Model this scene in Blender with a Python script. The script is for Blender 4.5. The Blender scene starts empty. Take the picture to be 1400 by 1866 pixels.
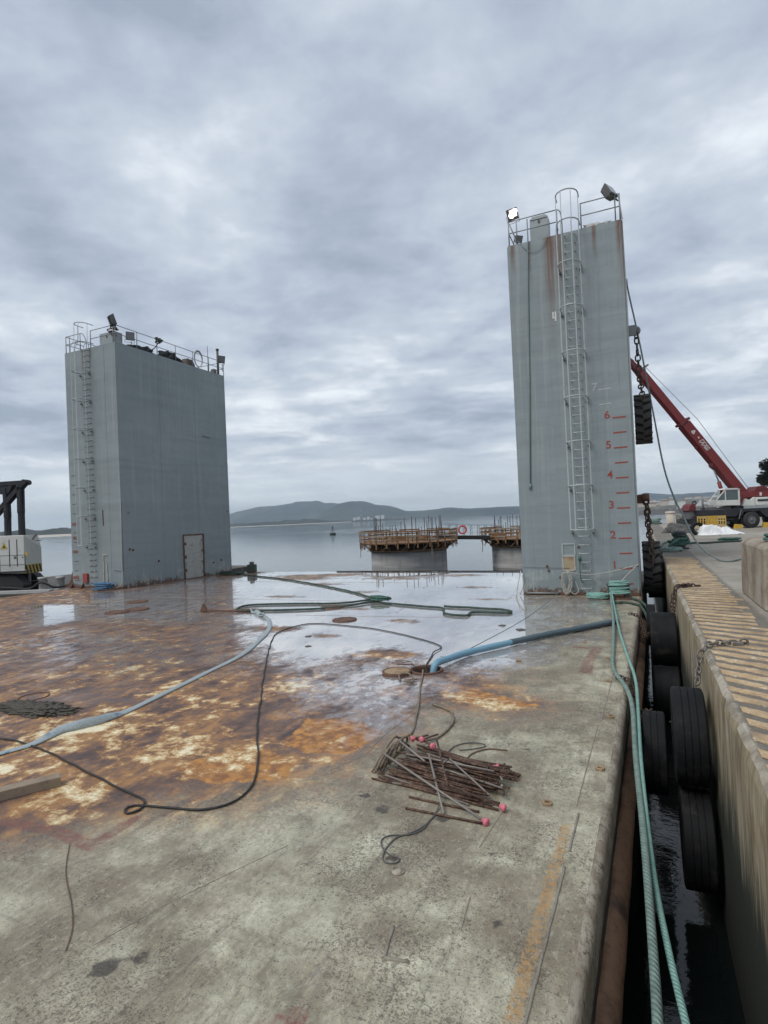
import bpy, bmesh, math, random
import numpy as np
from mathutils import Vector, Matrix, noise as mnoise
PI = math.pi
rnd = random.Random(7)
scene = bpy.context.scene
COL = scene.collection

# ------------------------------------------------------------------ camera
EYE = Vector((0.0, 0.0, 2.8686))
cam_d = bpy.data.cameras.new('camera')
cam_d.sensor_fit = 'VERTICAL'; cam_d.sensor_height = 24.0; cam_d.sensor_width = 18.0
cam_d.lens = 13.181; cam_d.clip_start = 0.05; cam_d.clip_end = 40000
cam = bpy.data.objects.new('camera', cam_d); COL.objects.link(cam)
CR = Vector((0.90873, 0.41501, -0.04439)); CU = Vector((0.04608, 0.00593, 0.99892)); CF = Vector((-0.41483, 0.90980, 0.01374))
M = Matrix((CR, CU, -CF)).transposed().to_4x4(); M.translation = EYE
cam.matrix_world = M
scene.camera = cam

# ------------------------------------------------------------------ world (overcast sky)
SUN_EL, SUN_AZ = math.radians(52), math.radians(215)      # azimuth measured from +Y clockwise
world = bpy.data.worlds.new('World'); scene.world = world; world.use_nodes = True
def build_world():
    nt = world.node_tree; N = nt.nodes; L = nt.links; N.clear()
    def n(t, **k):
        o = N.new(t)
        for a, b in k.items(): setattr(o, a, b)
        return o
    def math_(op, a, b=None, clamp=False):
        m = n('ShaderNodeMath', operation=op, use_clamp=clamp)
        for i, v in enumerate((a, b)):
            if v is None: continue
            if isinstance(v, (int, float)): m.inputs[i].default_value = v
            else: L.new(v, m.inputs[i])
        return m.outputs[0]
    out = n('ShaderNodeOutputWorld')
    sky = n('ShaderNodeTexSky', sky_type='NISHITA', sun_disc=False, sun_elevation=SUN_EL, sun_rotation=SUN_AZ)
    sky.air_density = 1.0; sky.dust_density = 2.0
    tc = n('ShaderNodeTexCoord'); sep = n('ShaderNodeSeparateXYZ'); L.new(tc.outputs['Generated'], sep.inputs[0])
    z = math_('MAXIMUM', sep.outputs[2], 0.0)
    zz = math_('ADD', z, 0.13)
    com = n('ShaderNodeCombineXYZ')
    L.new(math_('DIVIDE', sep.outputs[0], zz), com.inputs[0]); L.new(math_('DIVIDE', sep.outputs[1], zz), com.inputs[1])
    mp = n('ShaderNodeMapping'); mp.inputs['Rotation'].default_value = (0, 0, math.radians(-24.5)); mp.inputs['Scale'].default_value = (0.92, 1.05, 1)
    mp.inputs['Location'].default_value = (1.3, 4.2, 0)
    L.new(com.outputs[0], mp.inputs[0])
    def noise(scale, detail, rough, dist, vec=None):
        t = n('ShaderNodeTexNoise'); t.inputs['Scale'].default_value = scale; t.inputs['Detail'].default_value = detail
        t.inputs['Roughness'].default_value = rough; t.inputs['Distortion'].default_value = dist
        L.new(vec or mp.outputs[0], t.inputs['Vector']); return t.outputs[0]
    big = noise(0.8, 2, 0.5, 0.2)
    mid = noise(2.6, 7, 0.56, 0.15)
    fine = noise(9.0, 6, 0.62, 0.2)
    s = math_('ADD', math_('MULTIPLY', big, 0.46), math_('ADD', math_('MULTIPLY', mid, 0.46), math_('MULTIPLY', fine, 0.13)))
    # broken and brighter lower down, closed and even overhead
    el = n('ShaderNodeMapRange'); el.inputs[1].default_value = 0.05; el.inputs[2].default_value = 0.60; el.inputs[3].default_value = 0.05; el.inputs[4].default_value = -0.012
    L.new(z, el.inputs[0])
    s2 = math_('ADD', s, el.outputs[0])
    r = n('ShaderNodeValToRGB'); cr = r.color_ramp
    cr.elements[0].position = 0.42; cr.elements[0].color = (0.275, 0.325, 0.405, 1)
    cr.elements[1].position = 0.68; cr.elements[1].color = (0.72, 0.76, 0.80, 1)
    e = cr.elements.new(0.50); e.color = (0.37, 0.42, 0.505, 1)
    e = cr.elements.new(0.58); e.color = (0.475, 0.525, 0.595, 1)
    L.new(s2, r.inputs[0])
    # pale clear strip low over the sea
    hz = n('ShaderNodeMapRange'); hz.interpolation_type = 'SMOOTHSTEP'
    hz.inputs[1].default_value = 0.0; hz.inputs[2].default_value = 0.17; hz.inputs[3].default_value = 0.85; hz.inputs[4].default_value = 0.0
    L.new(z, hz.inputs[0])
    mx = n('ShaderNodeMix', data_type='RGBA'); L.new(hz.outputs[0], mx.inputs[0]); L.new(r.outputs[0], mx.inputs[6]); mx.inputs[7].default_value = (0.72, 0.78, 0.815, 1)
    bg1 = n('ShaderNodeBackground'); bg1.inputs[1].default_value = 0.06; L.new(sky.outputs[0], bg1.inputs[0])
    bg2 = n('ShaderNodeBackground'); bg2.inputs[1].default_value = SKY_STRENGTH; L.new(mx.outputs[2], bg2.inputs[0])
    ms = n('ShaderNodeMixShader'); ms.inputs[0].default_value = 0.93
    L.new(bg1.outputs[0], ms.inputs[1]); L.new(bg2.outputs[0], ms.inputs[2]); L.new(ms.outputs[0], out.inputs[0])
SKY_STRENGTH = 1.02
build_world()

# ------------------------------------------------------------------ sun (veiled by cloud)
sl = bpy.data.lights.new('sun', 'SUN'); sl.energy = 1.5; sl.angle = math.radians(28); sl.color = (1.0, 0.965, 0.92)
sun = bpy.data.objects.new('sun', sl); COL.objects.link(sun)
sd = Vector((math.sin(SUN_AZ) * math.cos(SUN_EL), math.cos(SUN_AZ) * math.cos(SUN_EL), math.sin(SUN_EL)))
sun.rotation_euler = (-sd).to_track_quat('-Z', 'Y').to_euler(); sun.location = (0, 0, 60)

vs = scene.view_settings
vs.view_transform = 'Standard'; vs.look = 'None'; vs.exposure = 0.44; vs.gamma = 1.0; vs.use_curve_mapping = False

# ================================================================== helpers
class Mat:
    """small node-material builder"""
    def __init__(s, name, rough=0.6, metal=0.0, spec=0.5):
        s.m = bpy.data.materials.new(name); s.m.use_nodes = True
        s.nt = s.m.node_tree; s.N = s.nt.nodes; s.L = s.nt.links
        s.b = s.N['Principled BSDF']; s.b.inputs['Roughness'].default_value = rough; s.b.inputs['Metallic'].default_value = metal
        s.b.inputs['Specular IOR Level'].default_value = spec
        s.tc = s.N.new('ShaderNodeTexCoord'); s.obj = s.tc.outputs['Object']; s.uv = s.tc.outputs['UV']
        g = s.N.new('ShaderNodeNewGeometry'); s.pos = g.outputs['Position']; s.nor = g.outputs['Normal']
    def _in(s, sock, v):
        if v is None: return
        if hasattr(v, 'links') or isinstance(v, bpy.types.NodeSocket): s.L.new(v, sock)
        else:
            try: sock.default_value = v
            except Exception: sock.default_value = (*v, 1)
    def math(s, op, a, b=None, clamp=False):
        m = s.N.new('ShaderNodeMath'); m.operation = op; m.use_clamp = clamp
        s._in(m.inputs[0], a); s._in(m.inputs[1], b); return m.outputs[0]
    def map(s, vec, scale=(1, 1, 1), rot=(0, 0, 0), loc=(0, 0, 0)):
        m = s.N.new('ShaderNodeMapping'); s.L.new(vec, m.inputs[0]); m.inputs['Scale'].default_value = scale
        m.inputs['Rotation'].default_value = rot; m.inputs['Location'].default_value = loc; return m.outputs[0]
    def noise(s, vec, scale, detail=4, rough=0.55, dist=0.0):
        t = s.N.new('ShaderNodeTexNoise'); s.L.new(vec, t.inputs['Vector'])
        t.inputs['Scale'].default_value = scale; t.inputs['Detail'].default_value = detail
        t.inputs['Roughness'].default_value = rough; t.inputs['Distortion'].default_value = dist; return t.outputs[0]
    def voronoi(s, vec, scale, feature='F1', rand=1.0):
        t = s.N.new('ShaderNodeTexVoronoi'); t.feature = feature; s.L.new(vec, t.inputs['Vector'])
        t.inputs['Scale'].default_value = scale; t.inputs['Randomness'].default_value = rand; return t.outputs['Distance']
    def wave(s, vec, scale, dist=0.0, detail=2):
        t = s.N.new('ShaderNodeTexWave'); s.L.new(vec, t.inputs['Vector']); t.inputs['Scale'].default_value = scale
        t.inputs['Distortion'].default_value = dist; t.inputs['Detail'].default_value = detail; return t.outputs['Fac']
    def ramp(s, f, stops, interp='LINEAR'):
        r = s.N.new('ShaderNodeValToRGB'); s.L.new(f, r.inputs[0]); c = r.color_ramp; c.interpolation = interp
        while len(c.elements) < len(stops): c.elements.new(0.5)
        for e, (p, col) in zip(c.elements, stops):
            e.position = p; e.color = (*col, 1) if len(col) == 3 else col
        return r.outputs[0]
    def step(s, f, a, b, lo=0.0, hi=1.0):
        m = s.N.new('ShaderNodeMapRange'); m.interpolation_type = 'SMOOTHSTEP'; s.L.new(f, m.inputs[0])
        for i, v in zip((1, 2, 3, 4), (a, b, lo, hi)): m.inputs[i].default_value = v
        return m.outputs[0]
    def mix(s, f, a, b, mode='MIX'):
        m = s.N.new('ShaderNodeMix'); m.data_type = 'RGBA'; m.blend_type = mode
        s._in(m.inputs[0], f); s._in(m.inputs[6], a); s._in(m.inputs[7], b); return m.outputs[2]
    def mixf(s, f, a, b):
        m = s.N.new('ShaderNodeMix'); m.data_type = 'FLOAT'; s._in(m.inputs[0], f); s._in(m.inputs[2], a); s._in(m.inputs[3], b); return m.outputs[0]
    def attr(s, name):
        a = s.N.new('ShaderNodeAttribute'); a.attribute_name = name; return a.outputs['Fac']
    def sep(s, v):
        x = s.N.new('ShaderNodeSeparateXYZ'); s.L.new(v, x.inputs[0]); return x.outputs
    def comb(s, x=0.0, y=0.0, z=0.0):
        c = s.N.new('ShaderNodeCombineXYZ')
        for i, v in enumerate((x, y, z)): s._in(c.inputs[i], v)
        return c.outputs[0]
    def bump(s, h, strength=0.3, dist=0.02, normal=None):
        b = s.N.new('ShaderNodeBump'); s.L.new(h, b.inputs['Height']); s._in(b.inputs['Strength'], strength); b.inputs['Distance'].default_value = dist
        if normal: s.L.new(normal, b.inputs['Normal'])
        s.L.new(b.outputs[0], s.b.inputs['Normal']); return b.outputs[0]
    def color(s, c): s._in(s.b.inputs['Base Color'], c)
    def rough(s, c): s._in(s.b.inputs['Roughness'], c)

def worn(name, base, dirt, rough=0.6, scale=3.0, amount=0.5, metal=0.0, bump=0.15, fine=40):
    """one worn coating: base tone broken by two scales of dirt"""
    m = Mat(name, rough, metal)
    a = m.noise(m.obj, scale, 6, 0.65); b = m.noise(m.obj, fine, 4, 0.6)
    f = m.step(a, 0.62 - 0.22 * amount, 0.72)
    f2 = m.math('MULTIPLY', m.step(b, 0.45, 0.75), 0.55 * amount)
    f = m.math('MAXIMUM', m.math('MULTIPLY', f, min(1, amount * 1.3)), f2)
    m.color(m.mix(f, base, dirt)); m.rough(m.mixf(a, rough - 0.1, rough + 0.12))
    m.bump(b, bump, 0.01)
    return m.m

def rope_mat(name, c1, c2, twist=1.0):
    m = Mat(name, 0.75)
    u = m.sep(m.uv)
    ph = m.math('ADD', m.math('MULTIPLY', u[0], 1.5), m.math('MULTIPLY', u[1], 3.0))
    w = m.math('ABSOLUTE', m.math('SINE', m.math('MULTIPLY', ph, PI)))
    n = m.noise(m.pos, 9, 5, 0.65)
    c = m.mix(m.step(n, 0.38, 0.68), c1, c2)
    c = m.mix(m.step(w, 0.0, 0.45, 0.55, 0.0), c, tuple(v * 0.45 for v in c2))  # shading between the strands, put into the colour
    m.color(c); m.bump(w, 0.8, 0.012)
    return m.m

def smooth(me, on=True):
    for p in me.polygons: p.use_smooth = on

class MB:
    """collects simple solids into one mesh"""
    def __init__(s): s.v = []; s.f = []; s.uv = {}; s.sm = []
    def _add(s, vs, fs, sm=False):
        o = len(s.v); s.v += [tuple(v) for v in vs]
        for f in fs: s.f.append(tuple(i + o for i in f)); s.sm.append(sm)
        return o
    def box(s, c, d, rz=0.0, rx=0.0, ry=0.0, mat=None):
        hx, hy, hz = d[0] / 2, d[1] / 2, d[2] / 2
        R = mat or (Matrix.Rotation(rz, 3, 'Z') @ Matrix.Rotation(ry, 3, 'Y') @ Matrix.Rotation(rx, 3, 'X'))
        vs = [Vector(c) + R @ Vector((x * hx, y * hy, z * hz)) for x in (-1, 1) for y in (-1, 1) for z in (-1, 1)]
        s._add(vs, [(0, 1, 3, 2), (4, 6, 7, 5), (0, 4, 5, 1), (2, 3, 7, 6), (0, 2, 6, 4), (1, 5, 7, 3)]); return s
    def bar(s, a, b, w, h=None, up=(0, 0, 1)):
        """square-section bar between two points"""
        a = Vector(a); b = Vector(b); h = h or w; d = (b - a); l = d.length
        if l < 1e-6: return s
        d /= l; upv = Vector(up)
        if abs(d.dot(upv)) > 0.98: upv = Vector((1, 0, 0))
        x = d.cross(upv).normalized(); y = x.cross(d)
        vs = [p + x * (i * w / 2) + y * (j * h / 2) for p in (a, b) for i, j in ((-1, -1), (1, -1), (1, 1), (-1, 1))]
        s._add(vs, [(0, 3, 2, 1), (4, 5, 6, 7), (0, 1, 5, 4), (1, 2, 6, 5), (2, 3, 7, 6), (3, 0, 4, 7)]); return s
    def tube(s, pts, r, n=8, closed=False, cap=True, uvs=True):
        pts = [Vector(p) for p in pts]; m = len(pts)
        rr = r if isinstance(r, (list, tuple)) else [r] * m
        t0 = (pts[1] - pts[0]).normalized(); nrm = t0.orthogonal().normalized(); rings = []
        dist = 0.0; us = []
        for i in range(m):
            if closed: t = (pts[(i + 1) % m] - pts[i - 1]).normalized()
            elif i == 0: t = t0
            elif i == m - 1: t = (pts[i] - pts[i - 1]).normalized()
            else:
                t = (pts[i + 1] - pts[i - 1])
                t = t.normalized() if t.length > 1e-9 else t0
            nrm = (nrm - t * nrm.dot(t)); nrm = nrm.normalized() if nrm.length > 1e-8 else t.orthogonal().normalized()
            bn = t.cross(nrm)
            if i: dist += (pts[i] - pts[i - 1]).length
            us.append(dist)
            rings.append([pts[i] + (nrm * math.cos(2 * PI * k / n) + bn * math.sin(2 * PI * k / n)) * rr[i] for k in range(n)])
        o = s._add([v for R in rings for v in R], [])
        cnt = m if closed else m - 1
        for i in range(cnt):
            j = (i + 1) % m
            for k in range(n):
                k2 = (k + 1) % n
                s.f.append((o + i * n + k, o + i * n + k2, o + j * n + k2, o + j * n + k)); s.sm.append(True)
                u0 = us[i] / (rr[i] * 2.2); u1 = (us[j] if j else us[-1] + (pts[0] - pts[-1]).length) / (rr[i] * 2.2)
                s.uv[len(s.f) - 1] = [(u0, k / n), (u0, (k + 1) / n), (u1, (k + 1) / n), (u1, k / n)]
        if cap and not closed:
            s.f.append(tuple(o + k for k in range(n))[::-1]); s.sm.append(False)
            s.f.append(tuple(o + (m - 1) * n + k for k in range(n))); s.sm.append(False)
        return s
    def cyl(s, a, b, r, n=16, r2=None, cap=True): return s.tube([a, b], [r, r if r2 is None else r2], n, cap=cap)
    def lathe(s, prof, c=(0, 0, 0), axis='Z', n=24, sm=True, closed_prof=False):
        """prof: (radius, height) pairs"""
        vs = []
        for k in range(n):
            a = 2 * PI * k / n
            for r, h in prof:
                p = (r * math.cos(a), r * math.sin(a), h)
                if axis == 'X': p = (p[2], p[0], p[1])
                elif axis == 'Y': p = (p[1], p[2], p[0])
                vs.append(Vector(p) + Vector(c))
        m = len(prof); fs = []
        for k in range(n):
            k2 = (k + 1) % n
            for i in range(m if closed_prof else m - 1):
                i2 = (i + 1) % m
                fs.append((k * m + i, k2 * m + i, k2 * m + i2, k * m + i2))
        s._add(vs, fs, sm); return s
    def prism(s, poly, d0, d1, fn):
        """extrude a 2-D polygon; fn(u, v, d) gives the 3-D point"""
        n = len(poly); vs = [fn(u, v, d0) for u, v in poly] + [fn(u, v, d1) for u, v in poly]
        fs = [tuple(range(n))[::-1], tuple(range(n, 2 * n))] + [(i, (i + 1) % n, n + (i + 1) % n, n + i) for i in range(n)]
        s._add(vs, fs); return s
    def mesh(s, name, mat=None, bevel=0.0):
        me = bpy.data.meshes.new(name); me.from_pydata(s.v, [], s.f); me.validate(clean_customdata=False)
        if len(me.polygons) == len(s.f):
            for p, b in zip(me.polygons, s.sm): p.use_smooth = b
            if s.uv:
                ul = me.uv_layers.new(name='UVMap')
                for fi, uvs in s.uv.items():
                    for li, uvv in zip(me.polygons[fi].loop_indices, uvs): ul.data[li].uv = uvv
        bm = bmesh.new(); bm.from_mesh(me); bmesh.ops.recalc_face_normals(bm, faces=bm.faces)
        if bevel: bmesh.ops.bevel(bm, geom=list(bm.edges), offset=bevel, segments=1, affect='EDGES', clamp_overlap=True)
        bm.to_mesh(me); bm.free()
        if mat: me.materials.append(mat)
        return me
    def build(s, name, mat, parent=None, loc=(0, 0, 0), rz=0.0, bevel=0.0):
        return put(name, s.mesh(name, mat, bevel), parent, loc, rz)

def put(name, me, parent=None, loc=(0, 0, 0), rz=0.0, rot=None):
    o = bpy.data.objects.new(name, me); COL.objects.link(o); o.parent = parent; o.location = loc
    o.rotation_euler = rot or (0, 0, rz); return o
def tag(o, label, cat, group=None):
    o['label'] = label; o['category'] = cat
    if group: o['group'] = group
    return o
def empty(name, loc=(0, 0, 0), rz=0.0, label=None, cat=None, group=None):
    o = put(name, None, None, loc, rz); o.empty_display_size = 0.3
    if label: tag(o, label, cat, group)
    return o
def structure(o): o['kind'] = 'structure'; return o

def spline(pts, step=0.08, closed=False):
    """Catmull-Rom resample"""
    P = [Vector(p) for p in pts]; n = len(P); out = []
    for i in range(n if closed else n - 1):
        if closed: p0, p1, p2, p3 = P[i - 1], P[i], P[(i + 1) % n], P[(i + 2) % n]
        else: p0, p1, p2, p3 = P[max(i - 1, 0)], P[i], P[i + 1], P[min(i + 2, n - 1)]
        k = max(2, int((p2 - p1).length / step))
        for j in range(k):
            t = j / k
            out.append(0.5 * ((2 * p1) + (p2 - p0) * t + (2 * p0 - 5 * p1 + 4 * p2 - p3) * t * t + (3 * p1 - p0 - 3 * p2 + p3) * t ** 3))
    if not closed: out.append(P[-1])
    return out
def rope(name, pts, r, mat, label, cat='rope', step=None, n=7, group=None, parent=None, wob=0.0):
    p3 = [Vector((*p, r + 0.004)) if len(p) == 2 else Vector(p) for p in pts]
    sp = spline(p3, step or max(0.05, r * 2))
    if wob:
        sp = [p + Vector((mnoise.noise(p * 2.3), mnoise.noise(p * 2.3 + Vector((9, 1, 4))), 0)) * wob for p in sp]
    o = MB().tube(sp, r, n).build(name, mat, parent)
    if label: tag(o, label, cat, group)
    return o
def coil_pts(c, rx, ry, turns, rise, jit, seed, tilt=0.0, n=14):
    R = random.Random(seed); out = []; x, y, z = c; cs, sn = math.cos(tilt), math.sin(tilt)
    ox = oy = 0; k = 1.0
    for i in range(int(turns * n)):
        if i % n == 0: ox = R.uniform(-jit, jit); oy = R.uniform(-jit, jit); k = R.uniform(0.72, 1.05)
        a = 2 * PI * i / n
        u, v = rx * k * math.cos(a) + ox, ry * k * math.sin(a) + oy
        out.append(Vector((x + u * cs - v * sn, y + u * sn + v * cs, z + rise * i / (turns * n) + R.uniform(0, jit * 0.15))))
    return out
def sdf(P, poly):
    """signed distance of points P (n,2) to a polygon, negative inside"""
    poly = np.array(poly, float); n = len(poly); d = np.full(len(P), 1e9); ins = np.zeros(len(P), bool)
    for i in range(n):
        a, b = poly[i], poly[(i + 1) % n]; e = b - a; w = P - a
        t = np.clip((w @ e) / max(e @ e, 1e-9), 0, 1); q = w - t[:, None] * e
        d = np.minimum(d, np.hypot(q[:, 0], q[:, 1]))
        c1 = (a[1] <= P[:, 1]) & (b[1] > P[:, 1]); c2 = (a[1] > P[:, 1]) & (b[1] <= P[:, 1]); cr = e[0] * w[:, 1] - e[1] * w[:, 0]
        ins ^= (c1 & (cr > 0)) | (c2 & (cr < 0))
    return np.where(ins, -d, d)
def segd(P, pts):
    d = np.full(len(P), 1e9)
    for a, b in zip(pts[:-1], pts[1:]):
        a = np.array(a, float); b = np.array(b, float); e = b - a; w = P - a
        t = np.clip((w @ e) / max(e @ e, 1e-9), 0, 1); q = w - t[:, None] * e; d = np.minimum(d, np.hypot(q[:, 0], q[:, 1]))
    return d
def text_mesh(body, size, mat, extrude=0.003, offset=0.0):
    cu = bpy.data.curves.new('text', 'FONT'); cu.body = body; cu.size = size; cu.extrude = extrude; cu.offset = offset; cu.resolution_u = 3
    cu.align_x = 'CENTER'; cu.align_y = 'CENTER'
    o = bpy.data.objects.new('text', cu); COL.objects.link(o)
    dg = bpy.context.evaluated_depsgraph_get(); me = bpy.data.meshes.new_from_object(o.evaluated_get(dg))
    bpy.data.objects.remove(o); bpy.data.curves.remove(cu); me.materials.clear(); me.materials.append(mat); return me
def heap(c, dims, seed, sub=4, rough=0.35, freq=1.6):
    """lumpy mound resting on z = c.z"""
    bm = bmesh.new(); bmesh.ops.create_icosphere(bm, subdivisions=sub, radius=1.0)
    off = Vector((seed * 7.3, seed * 3.1, seed * 1.7))
    for v in bm.verts:
        p = v.co.copy(); d = 1 + rough * mnoise.fractal(p * freq + off, 0.8, 2.1, 5)
        p *= d; v.co = Vector((c[0] + p.x * dims[0] / 2, c[1] + p.y * dims[1] / 2, c[2] + max(p.z, -0.12) * dims[2] + 0.1 * dims[2]))
    me = bpy.data.meshes.new('heap'); bm.to_mesh(me); bm.free(); smooth(me); return me

# ================================================================== sea, hills and far shore
WATER = -2.0
def make_sea():
    m = Mat('sea_water', 0.12, spec=0.5)
    m.color((0.007, 0.010, 0.0095)); m.b.inputs['IOR'].default_value = 1.38
    a = m.noise(m.map(m.pos, (0.5, 1.0, 1)), 0.55, 6, 0.6, 0.4); b = m.noise(m.map(m.pos, (1, 1.6, 1)), 3.2, 4, 0.6)
    w = m.noise(m.map(m.pos, (1, 1, 1)), 0.012, 4, 0.6, 0.6)
    m.rough(m.step(w, 0.4, 0.62, 0.03, 0.10))
    m.bump(m.math('ADD', m.math('MULTIPLY', a, 0.7), m.math('MULTIPLY', b, 0.3)), 0.07, 0.2)
    s = 9500; o = MB(); o._add([(-s, -s, WATER), (s, -s, WATER), (s, s, WATER), (-s, s, WATER)], [(0, 1, 2, 3)])
    return structure(o.build('sea', m.m))
make_sea()

def hill_mat(name, c1, c2, scale):
    m = Mat(name, 0.95, spec=0.1)
    n = m.noise(m.pos, scale, 8, 0.65); n2 = m.noise(m.pos, scale * 9, 5, 0.7)
    m.color(m.mix(m.step(n, 0.42, 0.62), m.mix(m.step(n2, .35, .65), c1, tuple(v * 1.5 for v in c1)), c2)); m.bump(n2, 0.6, 20 / scale * 0.02)
    return m.m
def ridge(name, prof, dist, depth, mat, seed, rough=0.12, step=0.0016, front=0.45):
    """prof: (bearing left of +Y, ridge height); a range of hills built as terrain"""
    b0, b1 = prof[0][0], prof[-1][0]; nb = max(12, int(abs(b1 - b0) / step)); nd = 22
    bs = [p[0] for p in prof]; hs = [p[1] for p in prof]; vs = []; fs = []
    rev = bs[0] > bs[-1]
    for i in range(nb + 1):
        b = b0 + (b1 - b0) * i / nb
        h = float(np.interp(b, bs[::-1] if rev else bs, hs[::-1] if rev else hs))
        for j in range(nd + 1):
            t = j / nd; d = dist + depth * t
            if t < front: k = math.sin(t / front * PI / 2) ** 1.3
            else: k = math.cos((t - front) / (1 - front) * PI / 2)
            x, y = -math.sin(b) * d, math.cos(b) * d
            q = mnoise.fractal(Vector((x, y, seed)) * (4.0 / depth), 0.9, 2.1, 6)
            sp = mnoise.ridged_multi_fractal(Vector((x, y, seed + 5)) * (2.2 / depth), 0.9, 2.0, 5, 0.9, 2.0) * 0.16
            vs.append((x, y, WATER - 0.5 + max(0.0, h * k * (1 + rough * q - (sp if t < front * .9 else 0) * (1 - k) * 1.5) + 0.02 * h * q)))
    for i in range(nb):
        for j in range(nd):
            a = i * (nd + 1) + j; fs.append((a, a + nd + 1, a + nd + 2, a + 1))
    o = MB(); o._add(vs, fs, True); return structure(o.build(name, mat))
YAW, FPX = 0.4278, 1024.85
def bear(px): return YAW - math.atan((px - 700) / FPX)         # bearing left of +Y for a survey reading
wooded = hill_mat('wooded_hill', (0.018, 0.030, 0.032), (0.085, 0.092, 0.075), 0.0016)
hill_far = [(405, 14), (426, 19), (470, 26), (516, 30), (547, 34.5), (576, 34), (594, 28.5), (612, 28), (630, 24), (680, 12), (740, 5)]
hill_near = [(560, 1), (585, 14), (620, 28.5), (640, 32), (661, 31.5), (686, 25), (713, 21), (740, 13), (775, 12.5), (806, 15), (830, 14.5), (856, 12), (883, 12.5), (945, 11), (1010, 12), (1060, 9)]
D1, D2 = 5600.0, 4300.0
def prof(lst, dist, k=1.0): return [(bear(px), h * k / FPX * dist / math.cos(bear(px) - YAW)) for px, h in lst]
ridge('hills', prof(hill_far, D1 + 900, 1.16), D1, 2000, wooded, 3.0)
ridge('hills', prof(hill_near, D2 + 700, 1.16), D2, 1600, wooded, 8.0)
ridge('hills', prof([(1090, 12), (1140, 20), (1179, 25), (1194, 22), (1225, 19), (1246, 18), (1280, 17), (1309, 17.5), (1360, 18), (1440, 15)], 5200 + 600), 5200, 1400, wooded, 12.0)
scrub = hill_mat('coastal_scrub', (0.022, 0.030, 0.020), (0.05, 0.05, 0.035), 0.01)
ridge('wooded_shore', prof([(-140, 8), (0, 7.5), (40, 9), (90, 10), (135, 9.5), (250, 9), (330, 5)], 2300 + 60), 2300, 160, scrub, 21.0, 0.35)
ridge('wooded_shore', prof([(380, 4), (430, 5.5), (470, 6.5), (520, 7.5), (560, 8.5), (585, 8), (600, 4), (640, 2.5), (700, 3), (745, 1.2)], 3400 + 60), 3400, 160, scrub, 25.0, 0.35)
sand = Mat('beach_sand', 0.9); sand.color(sand.ramp(sand.noise(sand.pos, 0.02, 5), [(0.3, (0.40, 0.34, 0.27)), (0.7, (0.56, 0.50, 0.42))]))
def beach(pxs, dist, w, h, seed):
    mb = MB(); vs = []; fs = []; n = 60
    for i in range(n + 1):
        px = pxs[0] + (pxs[1] - pxs[0]) * i / n; b = bear(px)
        for j, (dd, hh) in enumerate(((0, -0.6), (w * .3, h * .6), (w * .7, h), (w, h))):
            d = dist + dd + 12 * mnoise.noise(Vector((i * .2, seed, 0))); vs.append((-math.sin(b) * d, math.cos(b) * d, WATER + hh))
    for i in range(n):
        for j in range(3): a = i * 4 + j; fs.append((a, a + 4, a + 5, a + 1))
    mb._add(vs, fs, True); return structure(mb.build('beach', sand.m))
beach((-150, 320), 1250, 1100, 4.5, 1); beach((380, 640), 3150, 300, 2.5, 2)

white_wall = worn('far_white_wall', (0.62, 0.61, 0.58), (0.42, 0.41, 0.39), 0.85, 0.05, 0.5, fine=0.3, bump=0)
cream_wall = worn('far_cream_wall', (0.50, 0.44, 0.36), (0.35, 0.30, 0.26), 0.85, 0.05, 0.5, fine=0.3, bump=0)
terra = worn('far_tile_roof', (0.28, 0.13, 0.08), (0.18, 0.10, 0.07), 0.85, 0.1, 0.5, fine=0.5, bump=0)
def far_block(px, dist, w, h, d, mats, label, group, base=0.0):
    b = bear(px); x, y = -math.sin(b) * dist, math.cos(b) * dist
    e = empty('far_building', (x, y, WATER + base), b, label, 'building', group)
    MB().box((0, 0, h / 2), (w, d, h)).build('wall', mats[0], e)
    MB().prism([(-w / 2 - .6, h), (w / 2 + .6, h), (w / 2 + .6, h + .8), (0, h + (3.5 if mats[1] is terra else 1.2)), (-w / 2 - .6, h + .8)], -d / 2 - .6, d / 2 + .6, lambda u, v, q: (u, q, v)).build('roof', mats[1], e)
    return e
for k, (px, w, h) in enumerate(((646, 26, 27), (653, 24, 30), (664, 22, 22), (671, 20, 30), (677, 14, 18), (688, 34, 34), (697, 26, 36))):
    far_block(px, 4150, w, h, 20, (white_wall, white_wall), 'white tower block at the foot of the hills across the bay', 'white tower blocks across the bay', 3)
R2 = random.Random(11)
for k in range(64):
    px = R2.uniform(1172, 1330); dist = R2.uniform(1500, 2300)
    up = (dist - 1500) / 800 * 24
    far_block(px, dist, R2.uniform(10, 24), R2.uniform(7, 17), R2.uniform(9, 14), (R2.choice((white_wall, white_wall, white_wall, cream_wall)), R2.choice((white_wall, terra, white_wall))),
              'small pale building of the town across the harbour', 'town buildings across the harbour', up)
ridge('town_slope', prof([(1120, 3), (1175, 9), (1220, 11), (1270, 10), (1330, 11), (1420, 8)], 2350), 1480, 1100, hill_mat('town_slope_ground', (0.10, 0.10, 0.075), (0.24, 0.22, 0.19), 0.02), 31.0, 0.1)
mole = worn('breakwater_rock', (0.10, 0.10, 0.095), (0.05, 0.05, 0.05), 0.9, 0.3, 0.6, fine=2)
ridge('breakwater', [(bear(1150), 2.8), (bear(1210), 3.2), (bear(1300), 3.0), (bear(1330), 2.4)], 560, 16, mole, 40.0, 0.5, step=0.0008, front=0.4)

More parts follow.
